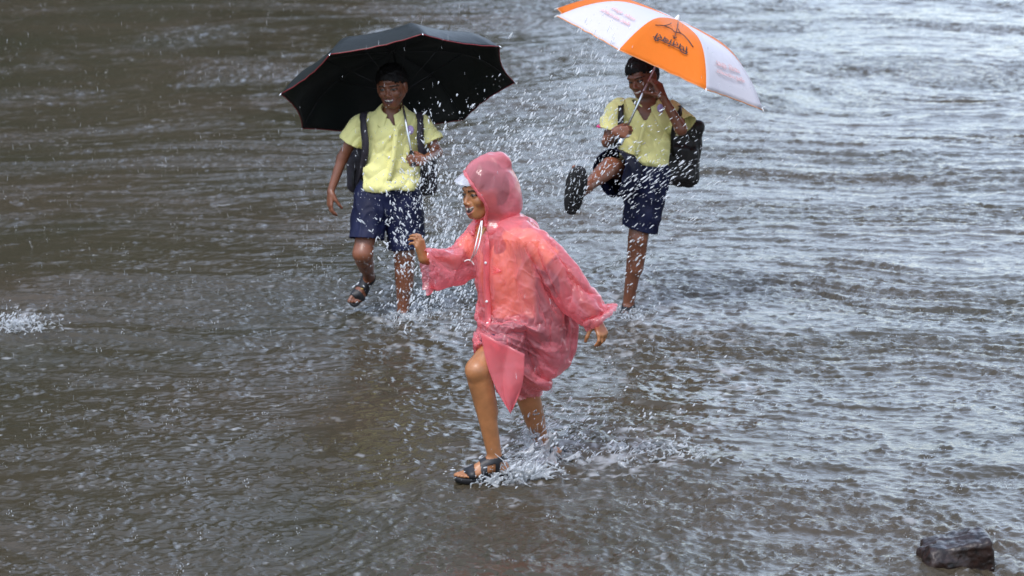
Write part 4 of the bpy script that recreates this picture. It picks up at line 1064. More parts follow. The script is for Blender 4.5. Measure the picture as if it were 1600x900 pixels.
def build_raincoat_boy():
    Y = YF; base = P(775, 752, Y - .2); base[2] = 0
    root = thing('person', base, 'laughing boy in a hooded pink see-through plastic raincoat running to the left', 'person')
    J = lambda u, v, dy=0: P(u, v, Y + dy)
    SK = (.36, .150, .058)
    hc = J(755, 300, -.01); Mh = frame((-.80, -.60, -.10), (-.10, 0, 1)); hs = 1.0
    V = Vol([J(635, 100)[0], Y - .48, -.09], [J(950, 100)[0], Y + .42, J(700, 245)[2]], .0036)
    head(V, hc, Mh, hs, smile=1.0, mouth_open=.75, ears=(0, 0))
    V.cone(hc + Mh[2] * -.07 - Mh[1] * .02, J(780, 352, .02), .037, .042, .02)
    sl, sr = J(826, 378, -.10), J(752, 372, .09)
    V.cone(sl, sr, .042, .042, .03); V.cone(J(788, 392), J(798, 490), .105, .09, .04)
    V.cone(J(798, 490), J(800, 515), .095, .095, .04)
    el, wl = J(884, 428, -.13), J(931, 499, -.15)
    V.cone(sl, el, .036, .028, .02); V.cone(el, wl, .028, .0195, .012)
    hand(V, wl, np.array((.28, -.35, -.55)), np.array((-.55, .55, -.5)), np.array((-.5, -.7, .1)), .90, ((.5, .7, .4), (.6, .8, .5), (.7, .9, .5), (.8, .9, .5)), .08, ((.6, .5, .5), (.3, .5)))
    er, wr = J(706, 412, .03), J(662, 405, -.07)
    V.cone(sr, er, .036, .028, .02); V.cone(er, wr, .028, .0200, .012)
    hand(V, wr, np.array((-.22, -.1, .9)), np.array((-.8, .5, 0)), np.array((.4, .9, .1)), .90, ((.35, .9, .5), (.4, 1.0, .5), (.45, 1.0, .5), (.5, 1.1, .5)), .05, ((.6, .7, .35), (.2, .3)))
    hl, hr = J(806, 512, -.05), J(790, 508, .06)
    kl, al = J(747, 578, -.22), J(773, 712, -.20)
    V.cone(hl, kl, .074, .050, .03); V.cone(kl, al, .047, .029, .015); V.cone(kl + (.01, .01, -.05), kl + (.04, .02, -.17), .046, .037, .02)
    V.ell(kl + (-.006, -.02, -.004), (.034, .032, .036), None, .02)
    kr, ar = J(821, 602, .03), J(850, 706, .14)
    V.cone(hr, kr, .074, .050, .03); V.cone(kr, ar, .047, .029, .015); V.cone(kr + (.01, .01, -.05), kr + (.04, .04, -.16), .045, .036, .02)
    td = np.array((-1, -.30, -.08)); fu = np.array((-.08, 0, 1)); Wl = foot(V, al, td, fu, .98)
    tdr = np.array((-.55, -.3, -.8)); fur = np.array((-.8, -.25, .6)); Wr = foot(V, ar, tdr, fur, .92)
    skin_body(V, 'body', root, M_SKIN_L, SK, dict(c=hc, M=Mh, s=hs, skin=SK, smile=1.0, mouth_open=.75, lip=(.42, .15, .10)))
    hair_obj(hc, Mh, hs, root, M_HAIR, 17, line=.046, lift=.98)
    sandal(root, None, Wl, al, td, fu, .98, M_RUBBER, M_STRAP, bars=((.112, .040), (.052, .026)))
    sandal(root, None, Wr, ar, tdr, fur, .92, M_RUBBER, M_STRAP)
    # school clothes under the coat
    S_ = Vol([J(690, 100)[0], Y - .26, J(800, 520)[2]], [J(900, 100)[0], Y + .26, J(800, 335)[2]], .005)
    S_.cone(sl, sr, .047, .047, .02); S_.cone(J(789, 398), J(802, 500), .108, .104, .04)
    S_.cone(sl, sl + (el - sl) * .7, .044, .048, .02, clip=[(sl + (el - sl) * .6, el - sl)]); S_.cone(sr, sr + (er - sr) * .7, .044, .048, .02, clip=[(sr + (er - sr) * .6, er - sr)])
    cloth(S_, 'shirt', root, M_SHIRT, lambda v: .006 * fold_noise(v, (.4, 0, .9), 5, 15, 81) - .003, (lambda p: (np.hypot(p[:, 0] - J(778, 350)[0], p[:, 1] - Y) < .05) & (p[:, 2] > J(778, 362)[2]),))
    N_ = Vol([J(715, 100)[0], Y - .34, J(800, 630)[2]], [J(880, 100)[0], Y + .24, J(800, 490)[2]], .005)
    N_.cone(J(800, 505), J(800, 525), .112, .118, .04)
    N_.cone(hl, kl, .082, .068, .03, clip=[(kl + (hl - kl) * .32, kl - hl)]); N_.cone(hr, kr, .086, .076, .03, clip=[(kr + (hr - kr) * .22, kr - hr)])
    cloth(N_, 'shorts', root, M_NAVY, lambda v: .006 * fold_noise(v, (.4, 0, .9), 5, 15, 82) - .003,
          (lambda p: ((p - kl - (hl - kl) * .32) @ nrm(kl - hl) > -.005) & (p[:, 1] < Y - .03), lambda p: ((p - kr - (hr - kr) * .22) @ nrm(kr - hr) > -.005) & (p[:, 1] > Y - .03)))
    b = thing('school_bag', J(855, 500), 'dark school bag showing through the back of the pink raincoat', 'bag')
    B = Vol(J(855, 470) - .26, J(855, 470) + .26, .006)
    Mb = np.array([nrm((.75, .6, 0)), nrm((-.6, .75, 0)), (0, 0, 1)]); Mb = frame((.93, .35, .1), (-.12, 0, 1))
    B.box(J(852, 478, .05), (.115, .060, .135), Mb, .045, .02)
    cloth(B, 'bag_body', b, mat('dark_purple_nylon', (.030, .016, .045), .6, .4, var=.3, bscale=200), lambda v: .012 * fold_noise(v, (.2, 0, 1), 4, 12, 83) - .006, ())
    # --- raincoat
    MC = coat_material(); ROOT = root
    C_ = Vol([J(640, 100)[0], Y - .42, J(800, 650)[2]], [J(975, 100)[0], Y + .36, J(800, 325)[2]], .0100)
    fd = ((.45, .9, 0), 1.0)
    C_.cone(J(818, 376, -.085), J(757, 366, .08), .062, .056, .04)
    C_.cone(J(795, 378), J(800, 420), .120, .142, .05); C_.cone(J(790, 510, -.06), J(772, 540, -.12), .115, .085, .04)
    C_.cone(J(800, 415), J(808, 500), .140, .138, .06)
    C_.cone(J(845, 440, .04), J(858, 505, .04), .125, .130, .07)          # stretched over the bag
    C_.cone(J(810, 498, -.02), J(820, 565, -.04), .142, .098, .05)
    C_.cone(J(850, 505, .02), J(832, 570, .0), .120, .070, .06)
    C_.cone(J(824, 555, -.03), J(819, 640, -.0), .120, .062, .05, clip=[(J(820, 622), (.02, 0, -1))])
    C_.cone(J(790, 530, -.10), J(806, 600, -.05), .10, .06, .05, clip=[(J(820, 622), (.02, 0, -1))])
    # sleeves
    a1 = el + nrm(wl - el) * .0; cuffL = J(945, 500, -.14); cL = nrm(J(938, 494, -.14) - J(880, 420, -.13))
    C_.cone(J(826, 382, -.10), J(883, 425, -.13), .072, .070, .035)
    C_.cone(J(883, 425, -.13), J(953, 512, -.145), .066, .080, .03, flat=((.3, -1, .1), 1.25), clip=[(cuffL, (.62, 0, -1.0) if 0 else cL)])
    cR = nrm(np.array((-1, -.35, -.02)) ); cuffR = J(660, 412, -.07)
    C_.cone(J(752, 372, .09), J(708, 408, .03), .068, .062, .035)
    C_.cone(J(712, 405, .03), J(655, 420, -.08), .060, .072, .03, flat=((.3, -1, .1), 1.2), clip=[(cuffR, cR)])
    C_.cone(J(690, 414, 0), J(658, 444, -.07), .046, .044, .03, flat=((.3, -1, .1), 1.5), clip=[(cuffR, cR)])
    v, q = C_.skin(3); n = normals(v, q)
    cutp = lambda c, nn_, R: (lambda p: ((p - c) @ nrm(nn_) > -.010) & (np.linalg.norm(p - c, axis=1) < R))
    for c in (cutp(cuffL, cL, .16), cutp(cuffR, cR, .16), lambda p: p[:, 2] < J(820, 616)[2],
              lambda p: (np.hypot(p[:, 0] - J(768, 1)[0], (p[:, 1] - Y) * .9) < .058) & (p[:, 2] > J(800, 368)[2])): v, q = drop(v, q, c)
    n = normals(v, q); wz = np.exp(-((v[:, 2] - J(1, 503)[2] + .06 * np.clip(v[:, 0] - J(760, 1)[0], 0, .3)) / .020) ** 2); side_ = np.clip((J(860, 1)[0] - v[:, 0]) / .12, 0, 1)
    v = v - n * (wz * side_ * .024)[:, None] + n * (.006 * noise3(v * 22, 93) + .004 * crease(v * np.array((16, 14, 11)), 94))[:, None]
    # what the sheet hangs on
    K_ = Vol([J(640, 100)[0], Y - .42, J(800, 700)[2]], [J(975, 100)[0], Y + .36, J(800, 325)[2]], .012)
    K_.cone(sl, sr, .050, .050, .03); K_.cone(J(789, 395), J(800, 500), .115, .108, .05); K_.cone(J(800, 500), J(800, 525), .115, .118, .04)
    K_.cone(sl, el, .048, .036, .02); K_.cone(el, wl, .034, .026, .02); K_.cone(sr, er, .048, .036, .02); K_.cone(er, wr, .034, .026, .02)
    K_.cone(hl, kl, .086, .056, .03); K_.cone(hr, kr, .086, .056, .03); K_.cone(kl, al, .050, .03, .02); K_.cone(kr, ar, .050, .03, .02)
    K_.box(J(856, 474, .05), (.115, .060, .135), Mb, .045, .04)
    kv, kq = K_.skin(2)
    v = drape(v, q, kv, kq, J, (v[:, 2] > J(1, 366)[2]) | ((wz * side_) > .72) | ((np.linalg.norm(v - wr, axis=1) < .13) & ((v - cuffR) @ cR > -.018)) | ((np.linalg.norm(v - wl, axis=1) < .15) & ((v - cuffL) @ cL > -.018)))
    for _ in range(2): v, q = subdiv(v, q); v = lap(v, q, .30)
    n = normals(v, q); piv = J(742, 503, -.12); px, pz = v[:, 0] - piv[0], v[:, 2] - piv[2]; an = np.arctan2(pz, px); rr = np.hypot(px, pz)
    wob = .35 * np.stack([noise3(v * 8, 97 + k) for k in range(3)], 1); bl = 1 / (1 + np.exp((v[:, 2] - J(1, 505)[2] + .10 * px) / .012))
    sh = lambda p, s_: np.clip(1 - 1.6 * np.abs(noise3(p, s_)), 0, 1) ** 2
    skirt = .013 * sh(np.stack([an * 4.2, rr * 3, v[:, 1] * 3], 1) + wob * .6, 91) + .007 * sh(np.stack([an * 9, rr * 4, v[:, 1] * 6], 1) + wob, 92)
    t1, t2 = v[:, 0] * .55 + v[:, 2] * .83, v[:, 0] * .83 - v[:, 2] * .55
    top_ = .008 * sh(np.stack([t1 * 8, v[:, 1] * 7, t2 * 3.5], 1) + wob, 94) + .006 * sh(np.stack([t2 * 12, v[:, 1] * 9, t1 * 5], 1) + wob, 95) + .003 * sh(np.stack([t1 * 24, v[:, 1] * 20, t2 * 13], 1) + wob, 96)
    v = v + n * (skirt * bl + top_ * (1 - bl) - .003)[:, None]
    coat = mesh_obj('raincoat', v, q, MC, root)
    # loose front flap blown across the knee
    nu, nv = 28, 30; G = []; fA, fB, fC = J(750, 518, -.235), J(820, 553, -.285), J(798, 645, -.285)
    for i in range(nv):
        t = i / (nv - 1)
        for j in range(nu):
            s_ = j / (nu - 1); tt_ = t ** .9; p = (fA * (1 - s_) + fB * s_) * (1 - tt_) + fC * tt_
            bow = math.sin(t * math.pi); p = p + (J(752, 570, -.28) - J(762, 570, -.28)) * bow * (1 - s_) * .9 + (J(815, 600) - J(808, 600)) * bow * s_
            p = p + np.array((0, -.016 * (1 - abs(2 * s_ - .9)) * (1 - t) - .013 * abs(math.sin(s_ * 5 + t * 2.4)) + .010 * math.sin(t * 5 + s_ * 2), 0)); G.append(p)
    a = (np.arange(nv - 1)[:, None] * nu + np.arange(nu - 1)[None]).ravel(); Qg = np.stack([a, a + 1, a + nu + 1, a + nu], 1)
    fl = mesh_obj('coat_flap', np.array(G), Qg, MC, coat); md = fl.modifiers.new('thick', 'SOLIDIFY'); md.thickness = .0012
    # --- hood
    Hd = Vol(J(770, 300) - .24, J(770, 300) + .24, .0042)
    Hd.ell(J(764, 291, 0), (.094, .108, .117), np.array([Mh[0], Mh[1], Mh[2]]), .0)
    Hd.ell(J(774, 310, .01), (.090, .092, .112), Mh, .04)
    Hd.cone(J(778, 325, .01), J(776, 356, .01), .080, .092, .04)
    Hd.ell(J(777, 252, .0), (.045, .03, .03), None, .04)
    v, q = Hd.skin(2); n = normals(v, q)
    wob = .4 * np.stack([noise3(v * 10, 107 + k) for k in range(3)], 1); l = v - J(772, 246)
    k1_ = 1 - np.clip(crease(np.stack([v[:, 0] * 7, v[:, 1] * 6, v[:, 2] * 4.5], 1) + wob, 101, .8), 0, 1); k2_ = 1 - np.clip(crease(np.stack([v[:, 0] * 17, v[:, 1] * 14, v[:, 2] * 9], 1) + wob, 102, .7), 0, 1)
    d = .009 * k1_ ** 2 + .004 * k2_ ** 2
    low = np.clip((J(1, 332)[2] - v[:, 2]) / .03, 0, 1); d += .012 * low * fold_noise(v, (1, .1, .45), 5, 18, 103)
    d -= .004 + .016 * np.exp(-((v[:, 2] - J(1, 340)[2]) / .022) ** 2)
    v = v + n * d[:, None]; v = lap(v, q, .5)
    b0 = J(722, 262); f1 = nrm(np.cross(nrm(J(722, 262) - J(761, 316)), (-.05, 1, 0))); f1 = f1 if f1 @ Mh[1] > 0 else -f1
    f2 = nrm(np.array((-.96, -.30, .02))); b2 = J(762, 330, -.09)
    v, q = drop(v, q, lambda p: ((p - b0) @ f1 > 0) & ((p - b2) @ f2 > 0) & (p[:, 2] > J(1, 362)[2]))
    v, q = drop(v, q, lambda p: p[:, 2] < J(1, 360)[2] + .22 * (p[:, 0] - J(760, 1)[0]) + .008 * noise3(p * 20, 7))
    hood = mesh_obj('hood', v, q, MC, root)
    # gathered hem round the face
    lp = rim(v, q); cc = J(742, 300); 
    fr_ = ((lp - J(770, 300)) @ Mh[1] > -.02) & (lp[:, 2] > J(1, 352)[2])
    i0 = int(np.argmin(fr_)); lp = np.roll(lp, -i0, 0); fr_ = np.roll(fr_, -i0); ii = np.where(fr_)[0]; lp = lp[ii[0]:ii[-1] + 1]
    ker = np.ones(25) / 25; lp = np.stack([np.convolve(np.pad(lp[:, k], 12, 'edge'), ker, 'valid') for k in range(3)], 1); lp = lp[::2]
    tt = np.linspace(0, 60, len(lp)); vv, ff = tube(lp + Mh[1] * .002, .0062 + .0012 * np.sin(tt * 2.1) + .0007 * np.sin(tt * 5.3), 8); mesh_obj('gathered_hem', vv, ff, MC, hood)
    # clear visor over the brow
    tp_ = int(np.argmax(lp[:, 2])); k_ = 0
    arc = np.concatenate([[0], np.cumsum(np.linalg.norm(np.diff(lp, axis=0), axis=1))]); arc -= arc[tp_]
    G = []; n1, n2 = 25, 12
    for i in range(n1):
        a = -1 + 2 * i / (n1 - 1); b_ = np.array([np.interp(a * .088, arc, lp[:, k]) for k in range(3)])
        ln = .058 * (1 - a * a) ** .6 + .002; od = nrm(Mh[1] * 1.0 - Mh[2] * .32)
        for j in range(n2): s_ = j / (n2 - 1); G.append(b_ + od * ln * s_ - Mh[2] * .006 * s_ * s_ + Mh[2] * .0016 * math.sin(i * 1.3 + s_ * 5))
    a = (np.arange(n1 - 1)[:, None] * n2 + np.arange(n2 - 1)[None]).ravel(); Qg = np.stack([a, a + 1, a + n2 + 1, a + n2], 1)
    vz = mesh_obj('visor', np.array(G), Qg, clear_material(), hood); md = vz.modifiers.new('thick', 'SOLIDIFY'); md.thickness = .001
    # front strip, buttons, drawstring: laid on the coat
    bvh_v = np.concatenate([coat_v(coat, root)])
    def on_coat(u, vpx):
        """nearest coat point towards the camera on that sight line"""
        o = np.array((0, 0, H)); dr = nrm(P(u, vpx, Y) - o); w_ = bvh_v - o; t = w_ @ dr; dist = np.linalg.norm(w_ - t[:, None] * dr, axis=1)
        m_ = dist < .007
        if not m_.any(): return P(u, vpx, Y - .14)
        i = np.where(m_)[0][np.argmin(t[m_])]; return o + dr * (t[i] - .003)
    ctl = [on_coat(u, w) for u, w in ((759, 350), (760, 375), (760, 400), (760, 425), (760, 450), (762, 475), (763, 500), (762, 515))]
    pc = curve_pts(ctl, 30); pc = (pc + np.roll(pc, 1, 0) + np.roll(pc, -1, 0)) / 3; pc = pc[1:-1]
    vv, ff = strap_band(pc, [np.array((-.7, -.9, .1))] * len(pc), .030, .002); pk = mesh_obj('button_strip', vv, ff, MC, coat)
    for i in (1, 9, 19, 25):
        vv, ff = ball(pc[min(i, len(pc) - 1)] + np.array((-.003, -.006, 0)), .0055, .003, .0055); mesh_obj('button', vv, ff, M_WHITEB, coat)
    knot = on_coat(737, 406) + np.array((-.004, -.012, 0))
    for du in (0, 5):
        ctl = [P(752 + du * .3, 345, Y - .09), P(746 + du, 370, Y - .15), P(741 + du * .8, 392, Y - .165), knot]
        vv, ff = tube(curve_pts(ctl, 20), .0024, 7); mesh_obj('drawstring', vv, ff, M_WHITEB, hood)
    for a_, b_ in (((-.012, 0, .002), (-.026, -.004, -.004)), ((.006, 0, -.006), (.014, -.003, -.018))):
        vv, ff = tube(curve_pts([knot, knot + np.array(a_), knot + np.array(b_)], 8), .0026, 7); mesh_obj('drawstring', vv, ff, M_WHITEB, hood)
    vv, ff = ball(knot, .0055, .005, .0045); mesh_obj('drawstring_knot', vv, ff, M_WHITEB, hood)
    # puckered pocket
    pcn = on_coat(783, 424)
    V_ = []
    for a in (-.35, -.15, .05, .3, .55):
        e = [on_coat(783 - 18 * k * math.cos(a), 424 - 18 * k * math.sin(a)) for k in (0, .5, 1)]; V_.append(tube(curve_pts(e, 8), [.0022] * 3 + [.0015] * 3 + [.0006] * 2, 6))
    vv, ff = join(V_); mesh_obj('pocket_pucker', vv, ff, MC, coat)
def coat_v(o, root):
    me = o.data; a = np.zeros(len(me.vertices) * 3); me.vertices.foreach_get('co', a); return a.reshape(-1, 3) + np.array(org(root))
build_umbrella_boy(); print('boy1', round(time.time() - T0, 1))
build_kicking_boy(); print('boy2', round(time.time() - T0, 1))
build_umbrellas(); print('umb', round(time.time() - T0, 1))
build_raincoat_boy(); print('boy3', round(time.time() - T0, 1))
# ------------------------------------------------------------------ stone in the shallow water
def build_stone():
    Y = 9.98; c = P(1492, 880, Y); c[2] = .022
    V = Vol(c - .30, c + .30, .005)
    V.box(c + np.array((.01, .0, -.03)), (.118, .10, .095), np.array([nrm((1, .1, .16)), nrm((-.1, 1, 0)), nrm((-.16, 0, 1))]), .022, .01)
    V.box(c + np.array((-.06, -.03, -.05)), (.075, .08, .080), np.array([nrm((1, .35, -.1)), nrm((-.35, 1, .1)), nrm((.1, -.1, 1))]), .018, .015)
    V.ell(c + np.array((.085, .02, .035)), (.045, .06, .05), None, .03)
    V.ell(c + np.array((-.06, -.05, .0)), (.05, .05, .05), None, .03)
    v, q = V.skin(2); n = normals(v, q)
    v = v + n * (.010 * noise3(v * 9, 201) + .005 * crease(v * 11, 204) + .004 * noise3(v * 34, 202) + .0018 * noise3(v * 90, 203) - .006)[:, None]
    m = mat('wet_dark_brown_stone', (.016, .007, .005), .36, .45, bump=.003, bscale=90, var=.8, coat=.15, croughn=.12)
    tag(mesh_obj('stone', v, q, m), 'dark wet brown stone standing out of the water near the lower right corner', 'stone')
build_stone()
# ------------------------------------------------------------------ thrown water
def ico():
    t = (1 + 5 ** .5) / 2
    v = np.array([(-1, t, 0), (1, t, 0), (-1, -t, 0), (1, -t, 0), (0, -1, t), (0, 1, t), (0, -1, -t), (0, 1, -t), (t, 0, -1), (t, 0, 1), (-t, 0, -1), (-t, 0, 1)], float)
    v /= np.linalg.norm(v[0])
    f = [(0, 11, 5), (0, 5, 1), (0, 1, 7), (0, 7, 10), (0, 10, 11), (1, 5, 9), (5, 11, 4), (11, 10, 2), (10, 7, 6), (7, 1, 8), (3, 9, 4), (3, 4, 2), (3, 2, 6), (3, 6, 8), (3, 8, 9), (4, 9, 5), (2, 4, 11), (6, 2, 10), (8, 6, 7), (9, 8, 1)]
    v = list(map(tuple, v)); c = {}; o = []
    def mid(a, b):
        k = (min(a, b), max(a, b))
        if k not in c: p = nrm(np.array(v[a]) + np.array(v[b])); v.append(tuple(p)); c[k] = len(v) - 1
        return c[k]
    for a, b, d in f: x, y, z = mid(a, b), mid(b, d), mid(d, a); o += [(a, x, z), (b, y, x), (d, z, y), (x, y, z)]
    return np.array(v), np.array(o)
ICV, ICF = ico()
def drops(name, C, R, D, ratio, label, mt, seed, wob=.15, parent=None):
    r_ = np.random.default_rng(seed); n = len(C); C = np.asarray(C); D = np.asarray(D, float); D = np.broadcast_to(D, C.shape)
    D = D + r_.normal(0, .13, C.shape); D = D / np.linalg.norm(D, axis=1, keepdims=True)
    a = np.cross(D, r_.normal(0, 1, C.shape)); a /= np.linalg.norm(a, axis=1, keepdims=True); b = np.cross(D, a)
    v = ICV[None] * (1 + wob * r_.normal(0, 1, (n, len(ICV), 1)).clip(-1.5, 1.5))
    rt = np.asarray(ratio)
    rt = rt * 1.3; taper = 1 - .35 * v[:, :, 2:3] * r_.choice((-1, 1), (n, 1, 1))
    x = (v[:, :, 0:1] * a[:, None] + v[:, :, 1:2] * b[:, None]) * taper + v[:, :, 2:3] * D[:, None] * rt.reshape(-1, 1, 1)
    V = C[:, None] + x * np.asarray(R)[:, None, None]
    F_ = (ICF[None] + (np.arange(n) * len(ICV))[:, None, None]).reshape(-1, 3)
    o = mesh_obj(name, V.reshape(-1, 3), F_, mt, parent)
    if parent is None: tag(o, label, kind='stuff')
    return o
def water_mat(name, col, transp, rough=.08):
    m = bpy.data.materials.new(name); m.use_nodes = True; t = m.node_tree; N = t.nodes; Lk = t.links.new
    b = N['Principled BSDF']; b.inputs['Base Color'].default_value = (*col, 1); b.inputs['Roughness'].default_value = rough; b.inputs['Specular IOR Level'].default_value = .9
    tp = N.new('ShaderNodeBsdfTransparent'); c = N.new('ShaderNodeMixShader'); c.inputs[0].default_value = transp
    Lk(b.outputs[0], c.inputs[1]); Lk(tp.outputs[0], c.inputs[2]); Lk(c.outputs[0], N['Material Output'].inputs[0]); return m
M_DROP = water_mat('splashed_water', (.76, .80, .84), .52)
M_RAIN = water_mat('falling_rain', (.72, .76, .80), .68)
M_SHEET = water_mat('torn_water_film', (.55, .57, .58), .58, .05)
def cloud(u0, v0, su, sv, Y0, sY, n, seed, rmin=.0007, rmax=.0042, tilt=0.0, zmin=.004):
    r_ = np.random.default_rng(seed); U = r_.normal(0, 1, n); Vv = r_.normal(0, 1, n)
    # drops bunch into strings and gaps
    u = u0 + su * U; v = v0 + sv * Vv + tilt * su * U
    k = noise2(u / 26.0, v / 26.0, seed) + .6 * noise2(u / 9.0, v / 9.0, seed + 1) > r_.uniform(-.9, .55, n)
    u, v = u[k], v[k]; YY = Y0 + r_.normal(0, sY, len(u))
    pts = np.array([P(a, b, y) for a, b, y in zip(u, v, YY)]); ok = pts[:, 2] > zmin; pts = pts[ok]
    R = rmin + (rmax - rmin) * r_.random(len(pts)) ** 4.6
    return pts, R
def pix_dir(du, dv): return Rt * du - Up * dv
def build_splashes():
    def pile(name, label, parts, seed, mt=None):
        C = np.concatenate([p[0] for p, d, r in parts]); R = np.concatenate([p[1] for p, d, r in parts])
        D = np.concatenate([np.tile(d, (len(p[0]), 1)) for p, d, r in parts]); rt = np.concatenate([np.full(len(p[0]), r) * np.random.default_rng(seed + 9).uniform(.7, 1.4, len(p[0])) for p, d, r in parts])
        return drops(name, C, R, D, rt, label, mt or M_DROP, seed)
    pile('water_spray', 'cloud of white water drops thrown up between the black umbrella boy and the raincoat boy', [
        (cloud(690, 330, 42, 75, 12.9, .45, 3200, 301), pix_dir(.3, -1), 1.9),
        (cloud(690, 440, 50, 45, 12.9, .40, 2600, 302, rmax=.004), pix_dir(.5, -.8), 2.1),
        (cloud(820, 240, 62, 55, 13.0, .5, 2800, 303, tilt=-.3), pix_dir(.6, -.8), 2.3),
        (cloud(610, 330, 36, 55, 13.6, .12, 480, 304, rmax=.0050, tilt=.3), pix_dir(.7, .8), 2.2),
        (cloud(668, 240, 28, 36, 13.6, .2, 420, 305, rmax=.0050), pix_dir(.4, .9), 2.0),
        (cloud(645, 430, 20, 55, 13.75, .12, 320, 306, rmax=.005), pix_dir(.5, .9), 1.8),
        (cloud(860, 330, 70, 60, 13.0, .5, 500, 307), pix_dir(.5, -.7), 1.6)], 311)
    pile('kicked_spray', 'streaks of water flung up by the boy kicking under the orange umbrella', [
        (cloud(925, 165, 26, 70, 13.5, .25, 700, 321, rmin=.0008, rmax=.0030, tilt=-1.2), pix_dir(.38, -1), 4.0),
        (cloud(905, 240, 30, 60, 13.5, .3, 500, 322, rmin=.001, rmax=.0034), pix_dir(.45, -1), 3.0),
        (cloud(1010, 270, 60, 55, 13.5, .25, 850, 323, rmin=.001, rmax=.0036), pix_dir(1, -.75), 3.6),
        (cloud(1110, 220, 70, 60, 14.3, .5, 380, 324, rmin=.0009, rmax=.0028), pix_dir(1, -.62), 4.0),
        (cloud(990, 400, 26, 60, 14.0, .15, 300, 325, rmax=.0048), pix_dir(.8, -.8), 2.2),
        (cloud(1160, 330, 90, 50, 14.5, .6, 350, 326, rmin=.001, rmax=.0030), pix_dir(1, -.2), 3.4)], 331)
    pile('foot_splash', 'white splash bursting up around the feet of the raincoat boy', [
        (cloud(815, 728, 26, 16, 11.1, .10, 650, 341, rmax=.0046), pix_dir(.8, -.7), 2.4),
        (cloud(850, 690, 40, 34, 11.3, .15, 650, 342, rmax=.0046, tilt=-.4), pix_dir(.7, -.7), 2.0),
        (cloud(940, 690, 60, 40, 11.5, .25, 750, 343, rmax=.0042), pix_dir(.6, -.6), 1.8),
        (cloud(1010, 640, 90, 60, 11.8, .4, 420, 344, rmax=.0040), pix_dir(.5, -.6), 1.7),
        (cloud(745, 745, 26, 7, 10.98, .04, 160, 345, rmax=.0030), pix_dir(1, -.2), 2.4),
        (cloud(838, 640, 14, 30, 11.35, .05, 130, 346, rmax=.0040), pix_dir(.3, -1), 2.4)], 351)
    pile('standing_foot_splash', 'churned drops around the wading feet of the two umbrella boys', [
        (cloud(632, 494, 24, 9, 14.1, .12, 220, 361, rmax=.0038), pix_dir(.3, -1), 1.6),
        (cloud(560, 478, 40, 12, 14.3, .2, 160, 362, rmax=.0034), pix_dir(.6, -.5), 2),
        (cloud(985, 486, 34, 14, 14.25, .15, 320, 363, rmax=.004), pix_dir(.4, -1), 1.8),
        (cloud(1000, 440, 50, 40, 14.3, .3, 260, 364, rmax=.0034), pix_dir(.8, -.6), 2.2)], 371)
    pile('edge_splash', 'small lone splash at the left edge of the flood', [(cloud(32, 505, 34, 12, 13.9, .12, 520, 381, rmax=.0045, tilt=.25), pix_dir(.5, -.6), 1.8)], 383)
    # impacts of raindrops: little crowns and rebound drops all over the water
    r_ = np.random.default_rng(77); C = []; R = []; D = []; rt = []
    for _ in range(2400):
        yy = 9.0 * (31 / 9.0) ** r_.random() ** .9; cx = r_.uniform(-.2, .2) * yy; big = r_.random() < .16
        n = r_.integers(5, 10) if big else r_.integers(1, 4); rad = r_.uniform(.006, .018) * (1.2 if big else .6)
        for k in range(n):
            a = r_.uniform(0, 6.28); C.append((cx + rad * math.cos(a), yy + rad * math.sin(a), .010 + r_.random() ** 2 * (.034 if big else .014)))
            R.append(r_.uniform(.0005, .0017 if big else .0012)); D.append((.3 * math.cos(a), .3 * math.sin(a), 1)); rt.append(r_.uniform(1, 2.4))
    drops('rain_impacts', C, np.array(R), D, np.array(rt), 'tiny crowns of water where raindrops strike the flood', M_DROP, 401)
    # falling rain
    n = 2600; yy = 9.5 + 14 * r_.random(n); u = r_.uniform(0, 1600, n); v = r_.uniform(-10, 880, n)
    C = np.array([P(a, b, c) for a, b, c in zip(u, v, yy)]); ok = C[:, 2] > .05; C = C[ok]
    drops('rain', C, r_.uniform(.0005, .0009, len(C)), (.05, 0, -1), r_.uniform(6, 13, len(C)), 'fine streaks of falling rain', M_RAIN, 403, wob=.05)
    # ragged films and cords of water torn up by the feet
    r2 = np.random.default_rng(5); parts = []
    def cord(p0, d, ln, r0):
        m = 9; pts = []; p = np.array(p0, float); d = nrm(d)
        for i in range(m): pts.append(p.copy()); d = nrm(d + r2.normal(0, .22, 3) + np.array((0, 0, -.03))); p = p + d * ln / m
        rr = r0 * np.abs(np.sin(np.linspace(.5, 2.9, m) * 1.0)) * r2.uniform(.5, 1.3, m) + .0004; parts.append(tube(pts, rr, 6))
    for _ in range(26): b0 = P(r2.normal(812, 20), r2.normal(738, 8), 11.08 + r2.normal(0, .06)); b0[2] = max(b0[2], .004); cord(b0, (r2.normal(.5, .5), r2.normal(0, .3), 1.0), r2.uniform(.04, .13), r2.uniform(.0008, .002))
    for _ in range(16): cord(P(r2.normal(840, 9), r2.uniform(640, 725), 11.33), (r2.normal(-.3, .4), -.2, r2.normal(.6, .6)), r2.uniform(.03, .08), r2.uniform(.0015, .0035))
    for _ in range(60): b0 = P(r2.normal(960, 60), r2.normal(705, 16), 11.4); b0[2] = .004; cord(b0, (r2.normal(.6, .5), r2.normal(0, .4), .5), r2.uniform(.03, .08), r2.uniform(.001, .003))
    for _ in range(14): b0 = P(r2.normal(30, 22), r2.normal(507, 7), 13.8); b0[2] = .004; cord(b0, (r2.normal(.3, .6), 0, .7), r2.uniform(.04, .1), r2.uniform(.0015, .004))
    for _ in range(50): b0 = P(r2.choice((632, 985)) + r2.normal(0, 14), 494, 14.1); b0[2] = .004; cord(b0, (r2.normal(0, .5), -.1, 1), r2.uniform(.03, .07), r2.uniform(.001, .003))
    v, f = join(parts); tag(mesh_obj('water_cords', v, f, M_DROP), 'glassy cords of water pulled up by the running feet', kind='stuff')
    G = []; Q = []
